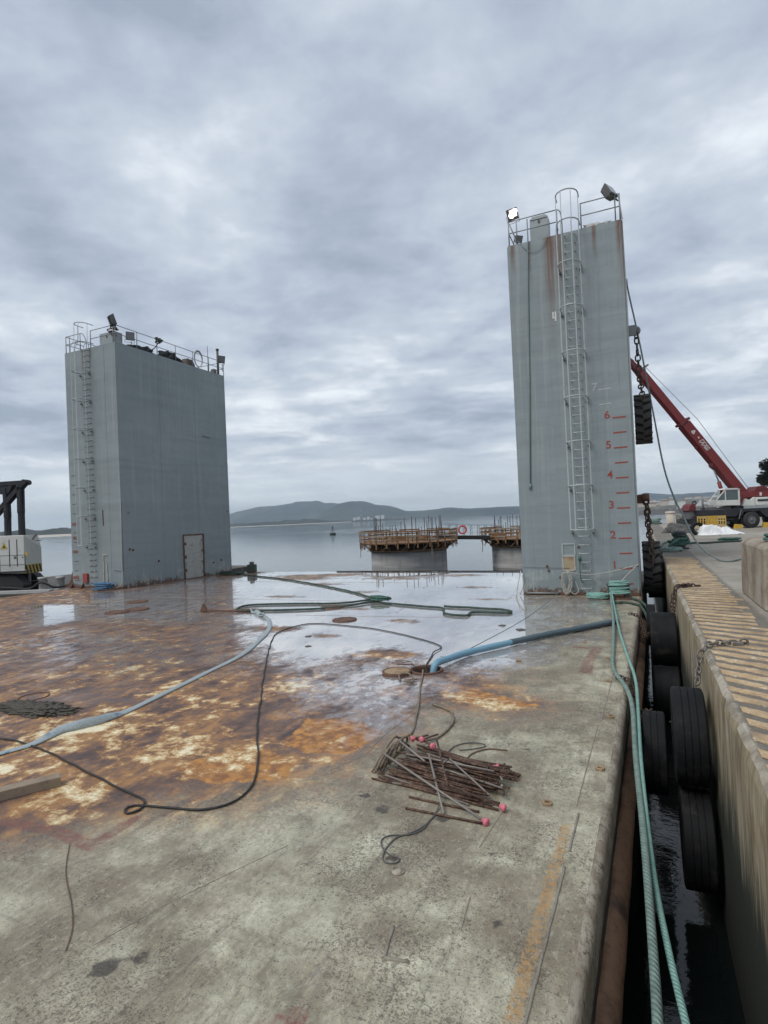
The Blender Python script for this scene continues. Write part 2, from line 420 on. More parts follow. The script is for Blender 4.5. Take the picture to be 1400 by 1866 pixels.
# ================================================================== barge
def edge_x(y): return -0.520 + 0.0212 * y            # the barge lies very slightly askew to the quay
def deck_mat():
    m = Mat('barge_deck', 0.5)
    P = m.pos
    rust_a, wet_a, pale_a, yel_a, red_a, dark_a, och_a = (m.attr(k) for k in ('rust', 'wet', 'pale', 'yellow', 'redmark', 'soot', 'ochre'))
    n05 = m.noise(P, 0.5, 4, 0.6, 0.5); n2 = m.noise(P, 1.9, 5, 0.66, 0.4); n6 = m.noise(P, 6, 4, 0.66, 0.3); n22 = m.noise(P, 22, 3, 0.65)
    n70 = m.noise(P, 75, 2, 0.6); pn = m.noise(P, 2.7, 5, 0.74, 0.25)
    st = m.noise(m.map(P, (1.25, 0.72, 1), (0, 0, 0.12)), 1.7, 5, 0.68, 0.5)       # drawn out along the barge
    st2 = m.noise(m.map(P, (5.5, 0.55, 1), (0, 0, 0.1), (3, 1, 0)), 2.0, 4, 0.7, 0.3)
    # --- grey-green paint, dirty and chipped
    pc = m.ramp(n2, [(0.28, (0.175, 0.150, 0.105)), (0.42, (0.285, 0.258, 0.180)), (0.53, (0.400, 0.376, 0.272)), (0.68, (0.60, 0.57, 0.43))])
    pc = m.mix(m.math('MULTIPLY', m.step(n05, 0.44, 0.62), 0.7), pc, (0.195, 0.155, 0.105))
    pc = m.mix(m.math('MULTIPLY', m.step(st, 0.52, 0.70), 0.6), pc, (0.46, 0.40, 0.28))
    pc = m.mix(m.math('MULTIPLY', m.step(st2, 0.56, 0.72), 0.5), pc, (0.13, 0.11, 0.09))
    pc = m.mix(m.math('MULTIPLY', m.step(n22, 0.42, 0.66), 0.30), pc, (0.15, 0.13, 0.105))
    drag = m.noise(m.map(P, (3.2, .5, 1), (0, 0, .55), (2, 7, 0)), 1.3, 5, .7, .3); pc = m.mix(m.math('MULTIPLY', m.step(drag, .55, .70), .55), pc, (0.16, 0.135, 0.10))
    blot = m.noise(m.map(P, (1, 1, 1), (0, 0, 0), (11, 3, 0)), .9, 6, .76, .2); pc = m.mix(m.math('MULTIPLY', m.step(blot, .52, .64), .40), pc, (0.48, 0.46, 0.35)); pc = m.mix(m.math('MULTIPLY', m.step(blot, .47, .37), .45), pc, (0.21, 0.165, 0.12))
    fl = m.noise(m.map(P, (22, 12, 1), (0, 0, .62)), 1.0, 3, .7, .2); pc = m.mix(m.math('MULTIPLY', m.step(fl, .54, .66), .32), pc, (0.125, 0.105, 0.08)); pc = m.mix(m.math('MULTIPLY', m.step(fl, .45, .34), .30), pc, (0.53, 0.515, 0.41))
    gr_ = m.noise(P, 90, 2, .7); pc = m.mix(m.math('MULTIPLY', m.step(gr_, .52, .66), .35), pc, (0.13, 0.11, 0.085))
    # pits: small dark chips gathered in drifts
    drift = m.step(m.noise(P, 0.8, 6, 0.74, 0.2), 0.45, 0.60)
    pa = m.noise(P, 27, 3, 0.66, 0.1); pb = m.noise(m.map(P, loc=(4, 9, 0)), 62, 2, 0.6)
    pit = m.step(m.math('ADD', pa, m.math('MULTIPLY', drift, 0.105)), 0.655, 0.70); pit2 = m.step(m.math('ADD', pb, m.math('MULTIPLY', drift, 0.10)), 0.64, 0.69)
    pits = m.math('MAXIMUM', pit, m.math('MULTIPLY', pit2, 0.85))
    pc = m.mix(m.math('MULTIPLY', pits, 0.66), pc, (0.095, 0.076, 0.058))
    # old scratches
    sc = m.math('ABSOLUTE', m.math('SUBTRACT', m.noise(m.map(P, (1.0, .30, 1), (0, 0, 0.35)), 2.6, 3, 0.6, 0.15), 0.5))
    pc = m.mix(m.step(sc, 0.0, 0.006, 0.30, 0.0), pc, (0.10, 0.085, 0.07))
    sc2 = m.math('ABSOLUTE', m.math('SUBTRACT', m.noise(m.map(P, (.25, 1.2, 1), (0, 0, 0.5), (5, 2, 0)), 2.1, 2, 0.6, 0.1), 0.5))
    pc = m.mix(m.step(sc2, 0.0, 0.005, 0.28, 0.0), pc, (0.12, 0.10, 0.085))
    # --- rust
    rc = m.ramp(m.math('ADD', m.math('MULTIPLY', n2, 0.45), m.math('MULTIPLY', st, 0.55)),
                [(0.38, (0.066, 0.043, 0.040)), (0.45, (0.118, 0.074, 0.060)), (0.51, (0.185, 0.108, 0.070)), (0.57, (0.33, 0.175, 0.075)), (0.65, (0.48, 0.29, 0.12))])
    rc = m.mix(m.math('MULTIPLY', m.step(n6, 0.50, 0.68), 0.4), rc, (0.11, 0.072, 0.06))
    rc = m.mix(m.math('MULTIPLY', m.step(n05, 0.52, 0.68), 0.55), rc, (0.16, 0.125, 0.12))
    # ochre and lime-pale bloom
    och = m.step(m.math('ADD', och_a, m.math('ADD', m.math('MULTIPLY', m.math('SUBTRACT', n6, .5), .5), m.math('MULTIPLY', m.math('SUBTRACT', n22, .5), .35))), .42, .56)
    rc = m.mix(och, rc, m.mix(m.step(n6, .40, .62), (.23, .100, .036), (.50, .235, .06)))
    bl = m.math('ADD', m.math('MULTIPLY', m.math('SUBTRACT', pale_a, 0.42), 0.15), m.math('ADD', m.math('MULTIPLY', pn, 0.75), m.math('ADD', m.math('MULTIPLY', m.math('SUBTRACT', .5, n05), .22), m.math('MULTIPLY', st, 0.25))))
    rc = m.mix(m.math('MULTIPLY', m.step(bl, 0.49, 0.60), .8), rc, (0.36, 0.175, 0.06))
    rc = m.mix(m.step(bl, 0.565, 0.635), rc, (0.60, 0.44, 0.23))
    rc = m.mix(m.step(m.math('ADD', bl, m.math('MULTIPLY', m.math('SUBTRACT', n22, .5), .2)), 0.632, 0.685), rc, (0.80, 0.72, 0.50))
    rm = m.math('ADD', rust_a, m.math('ADD', m.math('MULTIPLY', m.math('SUBTRACT', n2, 0.5), 1.0), m.math('MULTIPLY', m.math('SUBTRACT', n22, 0.5), 0.5)))
    rmask = m.math('MAXIMUM', m.math('POWER', m.step(rm, 0.20, 0.80), .8), och)
    c = m.mix(rmask, pc, rc)
    # yellow edge line and faded red stencils, worn through
    yv = m.math('MULTIPLY', m.step(m.math('ADD', yel_a, m.math('MULTIPLY', m.math('SUBTRACT', n6, .5), .9)), 0.5, 0.62), m.step(m.math('ADD', n22, m.math('MULTIPLY', n6, .4)), 0.58, 0.86, 1, 0.05))
    c = m.mix(m.math('MULTIPLY', yv, .72), c, (0.40, 0.225, 0.075))
    rv = m.math('MULTIPLY', m.step(m.math('ADD', red_a, m.math('MULTIPLY', m.math('SUBTRACT', n6, .5), .8)), 0.5, 0.66), m.step(m.math('ADD', m.math('MULTIPLY', n22, .5), m.math('MULTIPLY', n6, .5)), 0.44, 0.58, 1, 0.15))
    c = m.mix(m.math('MULTIPLY', rv, 0.8), c, (0.19, 0.080, 0.060))
    dk = m.step(m.math('ADD', dark_a, m.math('MULTIPLY', m.math('SUBTRACT', n6, .5), 1.2)), 0.45, 0.70)
    c = m.mix(m.math('MULTIPLY', dk, 0.85), c, (0.055, 0.045, 0.038))
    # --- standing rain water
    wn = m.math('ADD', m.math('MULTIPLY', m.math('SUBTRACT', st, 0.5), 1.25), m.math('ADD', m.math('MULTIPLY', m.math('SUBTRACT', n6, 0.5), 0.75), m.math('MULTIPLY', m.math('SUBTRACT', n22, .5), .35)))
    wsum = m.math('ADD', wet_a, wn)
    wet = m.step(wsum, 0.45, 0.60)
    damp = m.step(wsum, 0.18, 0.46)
    pale_sheen = m.step(m.noise(m.map(P, (1.3, .45, 1)), 2.4, 5, 0.75), 0.46, 0.66)
    wc = m.mix(0.68, c, m.mix(pale_sheen, (0.42, 0.415, 0.415), (0.64, 0.63, 0.62)))  # puddle sheen whitened in the base colour
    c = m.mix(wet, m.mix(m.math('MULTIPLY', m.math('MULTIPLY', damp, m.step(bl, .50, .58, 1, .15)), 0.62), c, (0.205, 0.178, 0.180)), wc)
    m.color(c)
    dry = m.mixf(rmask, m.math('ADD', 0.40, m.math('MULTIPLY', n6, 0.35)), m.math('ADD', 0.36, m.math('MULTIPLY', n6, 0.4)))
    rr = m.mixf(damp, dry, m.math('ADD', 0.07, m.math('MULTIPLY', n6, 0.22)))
    m.rough(m.mixf(wet, rr, m.math('ADD', .02, m.math('MULTIPLY', pale_sheen, 0.16))))
    m._in(m.b.inputs['Coat Weight'], m.math('MAXIMUM', wet, m.math('MULTIPLY', damp, .35))); m.b.inputs['Coat IOR'].default_value = 1.7; m._in(m.b.inputs['Coat Roughness'], m.math('ADD', .01, m.math('MULTIPLY', pale_sheen, 0.10)))
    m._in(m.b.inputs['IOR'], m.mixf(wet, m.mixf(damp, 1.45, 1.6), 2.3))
    h = m.math('ADD', m.math('MULTIPLY', n6, 0.5), m.math('ADD', m.math('MULTIPLY', n22, 0.35), m.math('SUBTRACT', m.math('MULTIPLY', n70, 0.12), m.math('MULTIPLY', pits, 0.30))))
    m.bump(h, m.mixf(wet, m.mixf(damp, 0.62, 0.16), 0.0), 0.02)
    return m.m
deck_m = deck_mat()
hull_m = Mat('hull_side', 0.7); hn = hull_m.noise(hull_m.map(hull_m.pos, (1, 3, 1)), 2.0, 6, .65); hn2 = hull_m.noise(hull_m.pos, 14, 5, .65)
hull_m.color(hull_m.mix(hull_m.step(hn2, .5, .7), hull_m.ramp(hn, [(.35, (.03, .028, .026)), (.5, (.065, .062, .056)), (.65, (.13, .125, .11))]), (.10, .052, .03))); hull_m.bump(hn2, .3, .02); hull_m = hull_m.m
strake_m = worn('rusty_strake', (0.29, 0.165, 0.095), (0.075, 0.045, 0.032), 0.75, 2.5, 0.8, fine=18, bump=0.5)
gun_m = Mat('gunwale_plate', 0.6); gn = gun_m.noise(gun_m.pos, 3, 6, .65); gn2 = gun_m.noise(gun_m.pos, 16, 5, .65); gst = gun_m.noise(gun_m.map(gun_m.pos, (7, 2.2, 7), (0, 0, .5)), 5.0, 5, .75)
gcol = gun_m.ramp(gn, [(.3, (.14, .105, .075)), (.45, (.23, .195, .145)), (.62, (.36, .33, .26))])
gcol = gun_m.mix(gun_m.math('MULTIPLY', gun_m.step(gst, .48, .64), .75), gcol, (.16, .10, .07)); gcol = gun_m.mix(gun_m.step(gn2, .54, .68), gcol, (.085, .055, .042))
gun_m.color(gcol); gun_m.bump(gn2, .35, .012); gun_m = gun_m.m
weld_m = worn('weld_bead', (0.25, 0.225, 0.18), (0.10, 0.06, 0.04), 0.65, 5, 0.5, fine=60, bump=0.4)
rusty = worn('rusty_steel', (0.14, 0.072, 0.045), (0.055, 0.033, 0.026), 0.8, 4, 0.8, fine=40, bump=0.4)
rustbright = worn('flaking_rust', (0.34, 0.24, 0.14), (0.16, 0.085, 0.05), 0.8, 9, 0.8, fine=50, bump=0.4)
black_hole = worn('tank_inside', (0.012, 0.011, 0.010), (0.02, 0.014, 0.01), 0.9, 4, .5)

barge = empty('barge', (-13.7, 12, 0), 0, 'long flat steel barge with a wet rusty deck moored along the concrete quay', 'barge')
BO = Vector((-13.7, 12, 0))
def bput(mb, name, mat, bevel=0.0): return mb.build(name, mat, barge, -BO, bevel=bevel)
HX, HY = -3.8, 9.93                                     # open tank hatch
def make_deck():
    def axis(pts):
        out = []
        for (a, b, s) in pts: out += list(np.arange(a, b - 1e-6, s))
        return out
    xs = axis([(-27.4, -12, 0.28), (-12, -8, 0.14), (-8, -0.42, 0.06)]) + [-0.42]
    ys = axis([(-6, 2, 0.5), (2, 11.96, 0.06), (11.96, 18, 0.12), (18, 28.4, 0.2)]) + [28.4]
    X, Y = np.meshgrid(np.array(xs), np.array(ys), indexing='ij'); nx, ny = X.shape
    w = np.clip((X + 3.0) / 2.58, 0, 1); w = w * w * (3 - 2 * w)
    XE = -0.520 + 0.0212 * Y - 0.07
    X2 = X + w * (XE + 0.42)
    P = np.stack([X2.ravel(), Y.ravel()], 1)
    hs = 0.45
    idx = np.arange(nx * ny).reshape(nx, ny)
    q = np.stack([idx[:-1, :-1], idx[1:, :-1], idx[1:, 1:], idx[:-1, 1:]], -1).reshape(-1, 4)
    cen = P[q].mean(1); keep = ~((abs(cen[:, 0] - HX) < hs) & (abs(cen[:, 1] - HY) < hs))
    hole = q[~keep]; q = q[keep]
    hb = P[hole.ravel()]; x0, x1, y0, y1 = hb[:, 0].min(), hb[:, 0].max(), hb[:, 1].min(), hb[:, 1].max()
    # square patch with a round opening
    ring = []; n = 32; base = len(P); extra = []
    for k in range(n):
        a = 2 * PI * (k + .5) / n - PI / 4 - PI / 32; c, s_ = math.cos(a), math.sin(a); t = 1 / max(abs(c), abs(s_))
        extra.append(((x0 + x1) / 2 + c * t * (x1 - x0) / 2, (y0 + y1) / 2 + s_ * t * (y1 - y0) / 2))
    for k in range(n):
        a = 2 * PI * (k + .5) / n - PI / 4 - PI / 32; extra.append((HX + .27 * math.cos(a), HY + .27 * math.sin(a)))
    P = np.concatenate([P, np.array(extra)])
    faces = [tuple(f) for f in q.tolist()] + [(base + k, base + (k + 1) % n, base + n + (k + 1) % n, base + n + k) for k in range(n)]
    Z = np.zeros(len(P))
    me = bpy.data.meshes.new('deck'); me.from_pydata(np.column_stack([P, Z]).tolist(), [], faces)
    # ---- where the coatings lie
    def soft(d, wd): return np.clip(0.5 - d / (2 * wd), 0, 1)
    rust = soft(sdf(P, [(-30, -8), (-5.6, -8), (-5.05, 2.95), (-4.9, 3.7), (-4.75, 4.2), (-3.9, 4.75), (-3.4, 5.5), (-3.2, 6.8), (-3.0, 7.9), (-1.75, 8.1), (-1.4, 8.7), (-2.1, 9.3), (-2.4, 10.1), (-3.1, 11.4), (-4.1, 14), (-4.3, 18), (-5, 30), (-30, 30)]), 1.1)
    bare = soft(sdf(P, [(-7.6, -6), (-3.2, -6), (-2.6, 3), (-4.9, 3.2), (-6.1, 2.6)]), 1.0); rust = np.clip(rust - bare * .6, 0, 1)
    far = soft(sdf(P, [(-12.0, 14.6), (-4, 12.5), (-4, 28.6), (-21, 28.6), (-20, 24)]), 2.0); rust = np.clip(rust - 0.42 * far, 0, 1)
    wet = soft(sdf(P, [(-20.9, 25.3), (-20.2, 28.6), (-3.9, 28.6), (-3.9, 20.1), (-2.35, 16), (-2.25, 11.5), (-2.9, 10.4), (-3.6, 10.3), (-5.2, 11.2), (-6.1, 10.3), (-6.4, 9.7), (-7.7, 10.4), (-9.9, 12.3), (-11.9, 14.6), (-15, 18)]), 1.3)
    wet = np.maximum(wet, soft(sdf(P, [(-17.6, 11.7), (-17.1, 12.6), (-20.9, 15.4), (-22.4, 14.9)]), 0.9))
    wet = np.maximum(wet, 0.52 * soft(sdf(P, [(-26, 19.6), (-23.2, 20), (-23.2, 26), (-20.9, 25.3), (-12.5, 15), (-11, 12.5), (-14, 12.3), (-17.2, 12.7), (-22, 16)]), 1.2))
    wet = np.maximum(wet, 0.50 * soft(sdf(P, [(-6.3, 9.7), (-5.1, 10.8), (-3.7, 10.2), (-2.9, 9.3), (-3.0, 7.6), (-3.2, 6.6), (-3.9, 6.9), (-4.9, 7.4), (-6.1, 8.3)]), 0.9))
    wet = np.maximum(wet, 0.47 * soft(sdf(P, [(-4, 20), (-0.4, 20), (-0.7, 13), (-2.2, 11.6)]), 0.9))
    wet = np.maximum(wet, 0.36 * soft(sdf(P, [(-16, 8), (-9, 7), (-7, 9), (-9, 12), (-17, 13)]), 2))
    for (cx, cy, r_) in ((-16, 24.6, 1.2), (-11, 25.2, 1.4), (-13.5, 22.6, .9), (-8.6, 16.3, .55), (-12.2, 15.5, .5), (-9.1, 12.9, .6), (-7.4, 12.3, .4), (-6.2, 14.6, .5), (-17, 26, 1.5), (-14.5, 26.8, 1.0), (-8, 26.5, .9), (-6.2, 22, .6), (-10.3, 20.2, .6), (-5.0, 11.0, .35), (-13, 18.6, .7), (-4.9, 18.9, .4)):
        wet -= 0.85 * np.exp(-(((P[:, 0] - cx) / 1.6) ** 2 + ((P[:, 1] - cy) / .75) ** 2) / r_ ** 2)
    pale = 0.34 + 0.22 * np.clip((9.0 - P[:, 1]) / 3.5, 0, 1)
    och = np.zeros(len(P))
    for pl_ in ([(-4.37, 6.14), (-4.59, 7.02), (-3.96, 7.22), (-3.28, 6.88), (-3.38, 6.11), (-3.93, 5.98)], [(-4.19, 8.65), (-3.86, 9.08), (-3.6, 8.43), (-3.92, 8.27)], [(-3.03, 8.68), (-2.69, 9.09), (-2.08, 8.82), (-1.53, 8.58), (-2.07, 8.14)], [(-5.3, 5.1), (-4.6, 4.9), (-3.75, 5.3), (-3.9, 5.75), (-4.8, 5.9)]):
        och = np.maximum(och, soft(sdf(P, pl_), .22))
    for (cx, cy, rx, ry, a) in ((-11.0, 9.1, .35, 1.2, .5), (-9.7, 8.4, .7, .35, .6), (-9.5, 9.1, .35, .3, .6), (-8.0, 7.4, .45, .6, .8), (-6.85, 7.25, .3, .25, .9), (-5.65, 5.6, .4, .45, .8), (-7.6, 5.7, .5, .5, .8),
                                (-7.4, 4.6, .5, .4, .6), (-5.8, 4.2, .4, .4, .5), (-5.7, 8.4, .45, .65, .85), (-6.6, 6.1, .5, .3, .5), (-3.95, 6.6, .5, .5, .45), (-3.9, 8.6, .3, .35, .6), (-2.75, 8.6, .4, .35, .7),
                                (-2.0, 8.5, .55, .35, .6), (-5.4, 10.7, .8, .15, .7), (-22, 16.5, 3, .8, .5), (-15, 14.6, 2, .4, .35), (-13.8, 13.2, 1.4, .35, .4), (-12, 10.8, 1.2, .5, .5), (-17.5, 9.5, 2, .5, .5), (-25, 18, 2, .7, .5), (-4.6, 5.6, .6, .35, .4), (-9, 5.2, .8, .3, .4), (-14, 9.2, 1.4, .3, .45), (-3.6, 7.9, .9, 1.3, -.45), (-5.2, 7.0, .8, .8, -.3), (-10, 11, 3, 1.2, -.3)):
        pale += a * np.exp(-(((P[:, 0] - cx) / rx) ** 2 + ((P[:, 1] - cy) / ry) ** 2))
    ex = P[:, 0] - (-0.520 + 0.0212 * P[:, 1])
    yel = np.where((P[:, 1] < 6.6), np.clip(1.1 - abs(ex + .345) / .085, 0, 1), 0) * np.where(P[:, 1] < 5.4, 1, .45) + np.where((P[:, 1] > 10) & (P[:, 1] < 16.5), np.clip(.8 - abs(ex + .30) / .1, 0, 1), 0)
    red = np.clip(1.15 - segd(P, [(-6.0, 3.55), (-5.3, 3.62), (-4.72, 3.55)]) / .13, 0, 1); red = np.maximum(red, np.clip(1.15 - segd(P, [(-4.72, 3.55), (-4.73, 4.05)]) / .12, 0, 1))
    red = np.maximum(red, np.clip(1.2 - segd(P, [(-1.35, 12.5), (-.95, 12.45), (-1.03, 11.5), (-1.02, 10.6)]) / .17, 0, 1))
    red = np.maximum(red, np.clip(1.2 - segd(P, [(-2.12, 2.55), (-1.95, 2.75)]) / .12, 0, 1))
    soot = 0.9 * np.exp(-(((P[:, 0] + 9.25) / .75) ** 2 + ((P[:, 1] - 6.05) / .28) ** 2))
    for (cx, cy, r_) in ((-1.62, 3.55, .06), (-3.2, 2.75, .1), (-1.05, 3.9, .07), (-2.05, 4.35, .09), (-1.65, 4.55, .06), (-1.85, 5.1, .12), (-2.45, 5.05, .13), (-1.3, 4.7, .05), (-2.75, 5.25, .1), (-3.35, 2.6, .12)):
        soot = np.maximum(soot, .85 * np.exp(-((P[:, 0] - cx) ** 2 + (P[:, 1] - cy) ** 2) / r_ ** 2))
    for (cx, cy, r_) in ((-2.2, 7.3, .5), (-1.5, 7.0, .45), (-8.1, 14.5, .5), (-6.4, 14.7, .5), (-1.3, 13.6, .5), (-1.2, 8.0, .35), (-.55, 9.5, .3)):
        soot = np.maximum(soot, .42 * np.exp(-((P[:, 0] - cx) ** 2 + (P[:, 1] - cy) ** 2) / r_ ** 2))
    wet = np.minimum(wet, .74)
    for k, v in (('rust', rust), ('wet', wet), ('pale', pale), ('yellow', yel), ('redmark', red), ('soot', soot), ('ochre', och)):
        a = me.attributes.new(k, 'FLOAT', 'POINT'); a.data.foreach_set('value', v.astype(np.float32))
    me.materials.append(deck_m); smooth(me)
    return put('deck', me, barge, -BO)
make_deck()
# hull: rounded gunwale, side, rusty rubbing strake, ends
def sweep(prof, name, mat, y0, y1, n=60, jit=0.0):
    vs, fs = [], []; m = len(prof)
    for i in range(n + 1):
        y = y0 + (y1 - y0) * i / n
        for j, (dx, z) in enumerate(prof):
            q = mnoise.fractal(Vector((y * 1.6, j * .3, 2)), 1, 2, 4) * jit
            vs.append((edge_x(y) + dx + q, y, z + (q * .5 if z < -.01 else 0)))
    for i in range(n):
        for j in range(m - 1): a = i * m + j; fs.append((a, a + m, a + m + 1, a + 1))
    mb = MB(); mb._add(vs, fs, True); return bput(mb, name, mat)
GR = 0.08
sweep([(-0.07, 0.0)] + [(-0.07 + GR * math.sin(a), -GR + GR * math.cos(a)) for a in (PI / 10, PI / 5, 3 * PI / 10, 2 * PI / 5, PI / 2)] + [(0.015, -0.30)], 'gunwale', gun_m, -6, 28.4, 160, 0.004)
sweep([(0.012, -0.28), (-0.01, -0.5), (-0.01, -3.2)], 'hull_side', hull_m, -6, 28.4, 80, 0.006)
sweep([(-0.01, -.62)] + [(-0.01 + .15 * math.sin(PI * k / 9), -.77 + .15 * math.cos(PI * k / 9)) for k in range(10)] + [(-0.01, -.92)], 'rubbing_strake', strake_m, -6, 19.6, 160, 0.01)
mb = MB(); mb._add([(-27.4, 28.4, 0.0), (edge_x(28.4), 28.4, -0.02), (edge_x(28.4), 28.4, -3.2), (-27.4, 28.4, -3.2)], [(0, 1, 2, 3)]); bput(mb, 'hull_end', hull_m)
mb = MB(); mb._add([(-27.4, 28.4, 0.0), (-27.4, 28.4, -3.2), (-27.4, -6, -3.2), (-27.4, -6, 0)], [(0, 1, 2, 3)]); bput(mb, 'hull_side', hull_m)
mb = MB(); mb._add([(-27.4, -6, 0.0), (-27.4, -6, -3.2), (edge_x(-6), -6, -3.2), (edge_x(-6), -6, -0.02)], [(0, 1, 2, 3)]); bput(mb, 'hull_end', hull_m)
# far coaming bar and weld seams
bput(MB().tube(spline([(-16, 28.2, .03), (-12, 28.22, .035), (-8, 28.15, .03), (-4.2, 28.1, .03)], .3), .028, 6), 'edge_pipe', black_hole)
def weld(pts, r=.009):
    sp = spline([(x, y, .001) for x, y in pts], .05); sp = [p + Vector((mnoise.noise(p * 9) * .004, mnoise.noise(p * 9 + Vector((3, 3, 3))) * .004, 0)) for p in sp]
    rr = [r * (1 + .35 * mnoise.noise(p * 30)) for p in sp]
    bput(MB().tube(sp, rr, 6), 'weld_seam', weld_m)
def ew(o, a, b): return [(edge_x(a + (b - a) * i / 6) + o, a + (b - a) * i / 6) for i in range(7)]
weld(ew(-.27, 3.0, 4.72), .011); weld(ew(-.265, 4.95, 5.6), .011); weld(ew(-.30, 5.75, 8.0), .006); weld(ew(-.27, 8.2, 12), .006)
weld([(-1.72, 3.62), (-1.66, 3.33)], .013); weld([(-1.66, 3.33), (-1.50, 3.36)], .013)
weld([(-1.30, 4.1), (-1.27, 3.75)], .005); weld([(-3.41, 5.62), (-3.21, 6.2), (-3.24, 6.8), (-3.12, 8.15)], .004); weld([(-3.9, 11.0), (-3.2, 11.2), (-1.2, 11.3)], .004)
weld([(-10, 14.9), (-4.4, 15.4)], .005); weld([(-1.35, 5.35), (-1.4, 4.75)], .005); weld([(-3.6, 2.7), (-3.4, 3.3), (-3.0, 4.2)], .003); weld([(-.9, 7.3), (-.72, 7.4)], .006)
for y in (6.9, 12.6, 17.8, 23.4): weld([(-20, y), (-14, y + .02), (-9.5, y)], .005)
# lashing sockets along the edge
for (x, y, r_) in ((-.51, 8.36, .2), (-.54, 6.64, -.1), (-.97, 5.69, .3), (-2.3, 11.03, .4), (-.72, 11.65, .1), (-.62, 10.1, .2), (-1.25, 12.9, 0)):
    mb = MB(); s = .033
    for a, b, c, d in ((-s, 0, .022, .07), (s, 0, .022, .07), (0, -s, .07, .022), (0, s, .07, .022)):
        mb.box((x + a * math.cos(r_) - b * math.sin(r_), y + a * math.sin(r_) + b * math.cos(r_), .012), (c, d, .026), r_)
    bput(mb, 'lashing_socket', rustbright, .003)
# round tank hatch, open, with its throat below the deck
mb = MB(); mb.lathe([(.31, .002), (.31, .03), (.295, .035), (.27, .03), (.27, -.02), (.262, -.8), (.0, -.8)], (HX, HY, 0), n=36); bput(mb, 'hatch_rim', rusty)
# flush tank lids
for (x, y, r_) in ((-18.6, 16.46, .42), (-17.06, 14.22, .42), (-16.81, 14.86, .42), (-7.98, 14.4, .36), (-9.56, 16.46, .4)):
    mb = MB(); mb.lathe([(r_, .002), (r_, .03), (r_ - .03, .036), (r_ - .07, .026), (0, .026)], (x, y, 0), n=32)
    for k in range(8): mb.cyl((x + (r_ - .045) * math.cos(k * PI / 4), y + (r_ - .045) * math.sin(k * PI / 4), .02), (x + (r_ - .045) * math.cos(k * PI / 4), y + (r_ - .045) * math.sin(k * PI / 4), .05), .014, 6)
    bput(mb, 'tank_lid', rusty)
mb = MB(); mb.lathe([(.25, .002), (.25, .012), (.225, .012), (.225, .002)], (-9.95, 6.49, 0), n=32); bput(mb, 'lid_ring', rusty)
mb = MB(); mb.lathe([(.055, .002), (.055, .008), (0, .009)], (-1.93, 4.2, 0), n=20); bput(mb, 'plug_cap', gun_m)

# ================================================================== quay
QX, QZ = 0.672, 0.933
def quay_mat():
    m = Mat('quay_concrete', 0.85); P = m.pos; z = m.sep(m.nor)[2]
    n1 = m.noise(P, .35, 6, .62, .4); n2 = m.noise(P, 2.2, 7, .68, .2); n3 = m.noise(P, 26, 5, .7); v = m.noise(m.map(P, (1, 3.5, .55)), 2.0, 6, .66, .5)
    top = m.ramp(n1, [(.32, (.19, .165, .13)), (.48, (.27, .24, .195)), (.68, (.35, .325, .275))])
    top = m.mix(m.math('MULTIPLY', m.step(n2, .5, .7), .6), top, (.125, .115, .10)); top = m.mix(m.math('MULTIPLY', m.step(n3, .5, .75), .35), top, (.45, .41, .34))
    side = m.ramp(v, [(.32, (.10, .080, .050)), (.46, (.24, .190, .115)), (.60, (.35, .295, .20)), (.74, (.46, .43, .35))])
    side = m.mix(m.math('MULTIPLY', m.step(n2, .56, .70), .7), side, (.20, .11, .05))
    zz = m.sep(P)[2]; alg_shade = m.step(m.math('ADD', zz, m.math('MULTIPLY', m.math('SUBTRACT', v, .5), 1.6)), -.55, .25, 1, 0)
    side = m.mix(alg_shade, side, (.022, .026, .016))  # dark algae, with the gloom of the gap painted in too
    xx = m.sep(P)[0]; band = m.math('MULTIPLY', m.step(m.math('ADD', xx, m.math('MULTIPLY', m.math('SUBTRACT', n2, .5), .25)), QX + 1.1, QX + 1.22, .8, 0), m.step(n3, .35, .7, 1, .6)); top = m.mix(band, top, (.105, .092, .074))
    lip = m.math('MULTIPLY', m.step(m.math('ADD', xx, m.math('MULTIPLY', m.math('SUBTRACT', n3, .5), .1)), QX + .06, QX + .11, 1, 0), m.step(n2, .35, .6)); top = m.mix(lip, top, (.44, .40, .33))
    m.color(m.mix(m.step(z, .5, .8), side, top)); m.bump(m.math('ADD', m.math('MULTIPLY', n2, .6), m.math('MULTIPLY', n3, .4)), .5, .025)
    return m.m
quay_m = quay_mat()
def make_quay():
    ys = list(np.arange(-8, 26, .07)) + list(np.arange(26, 76.5, 1.0)); vs, fs = [], []
    prof = [(0, -4), (0, -1.2), (0, -.4), (0, .2), (0, .6), (.002, .80), (.012, .885), (.055, .93), (.20, .935), (1.2, .933), (2.5, .93), (8, .93), (30, .93), (90, .93)]
    m = len(prof)
    for y in ys:
        ch = max(0, mnoise.fractal(Vector((y * 3.1, 1, 0)), .8, 2.2, 5)) * .05 + max(0, mnoise.noise(Vector((y * .9, 7, 0))) - .15) * .06
        for j, (dx, z) in enumerate(prof):
            q = .012 * mnoise.fractal(Vector((y * 1.2, z * 1.4, 3)), .9, 2, 4) if j < 6 else 0
            if j in (5, 6, 7): vs.append((QX + dx + ch * (.3, .8, 1.0)[j - 5], y, z - ch * (.15, .25, .15)[j - 5] + .006 * mnoise.noise(Vector((y * 14, j, 0)))))
            else: vs.append((QX + dx + q, y, z))
    n = len(ys)
    for i in range(n - 1):
        for j in range(m - 1): a = i * m + j; fs.append((a, a + 1, a + m + 1, a + m))
    b = (n - 1) * m; fs.append(tuple(b + j for j in range(m)) )
    mb = MB(); mb._add(vs, fs, False); o = mb.build('quay', quay_m); smooth(o.data, False); return structure(o)
quay = make_quay()
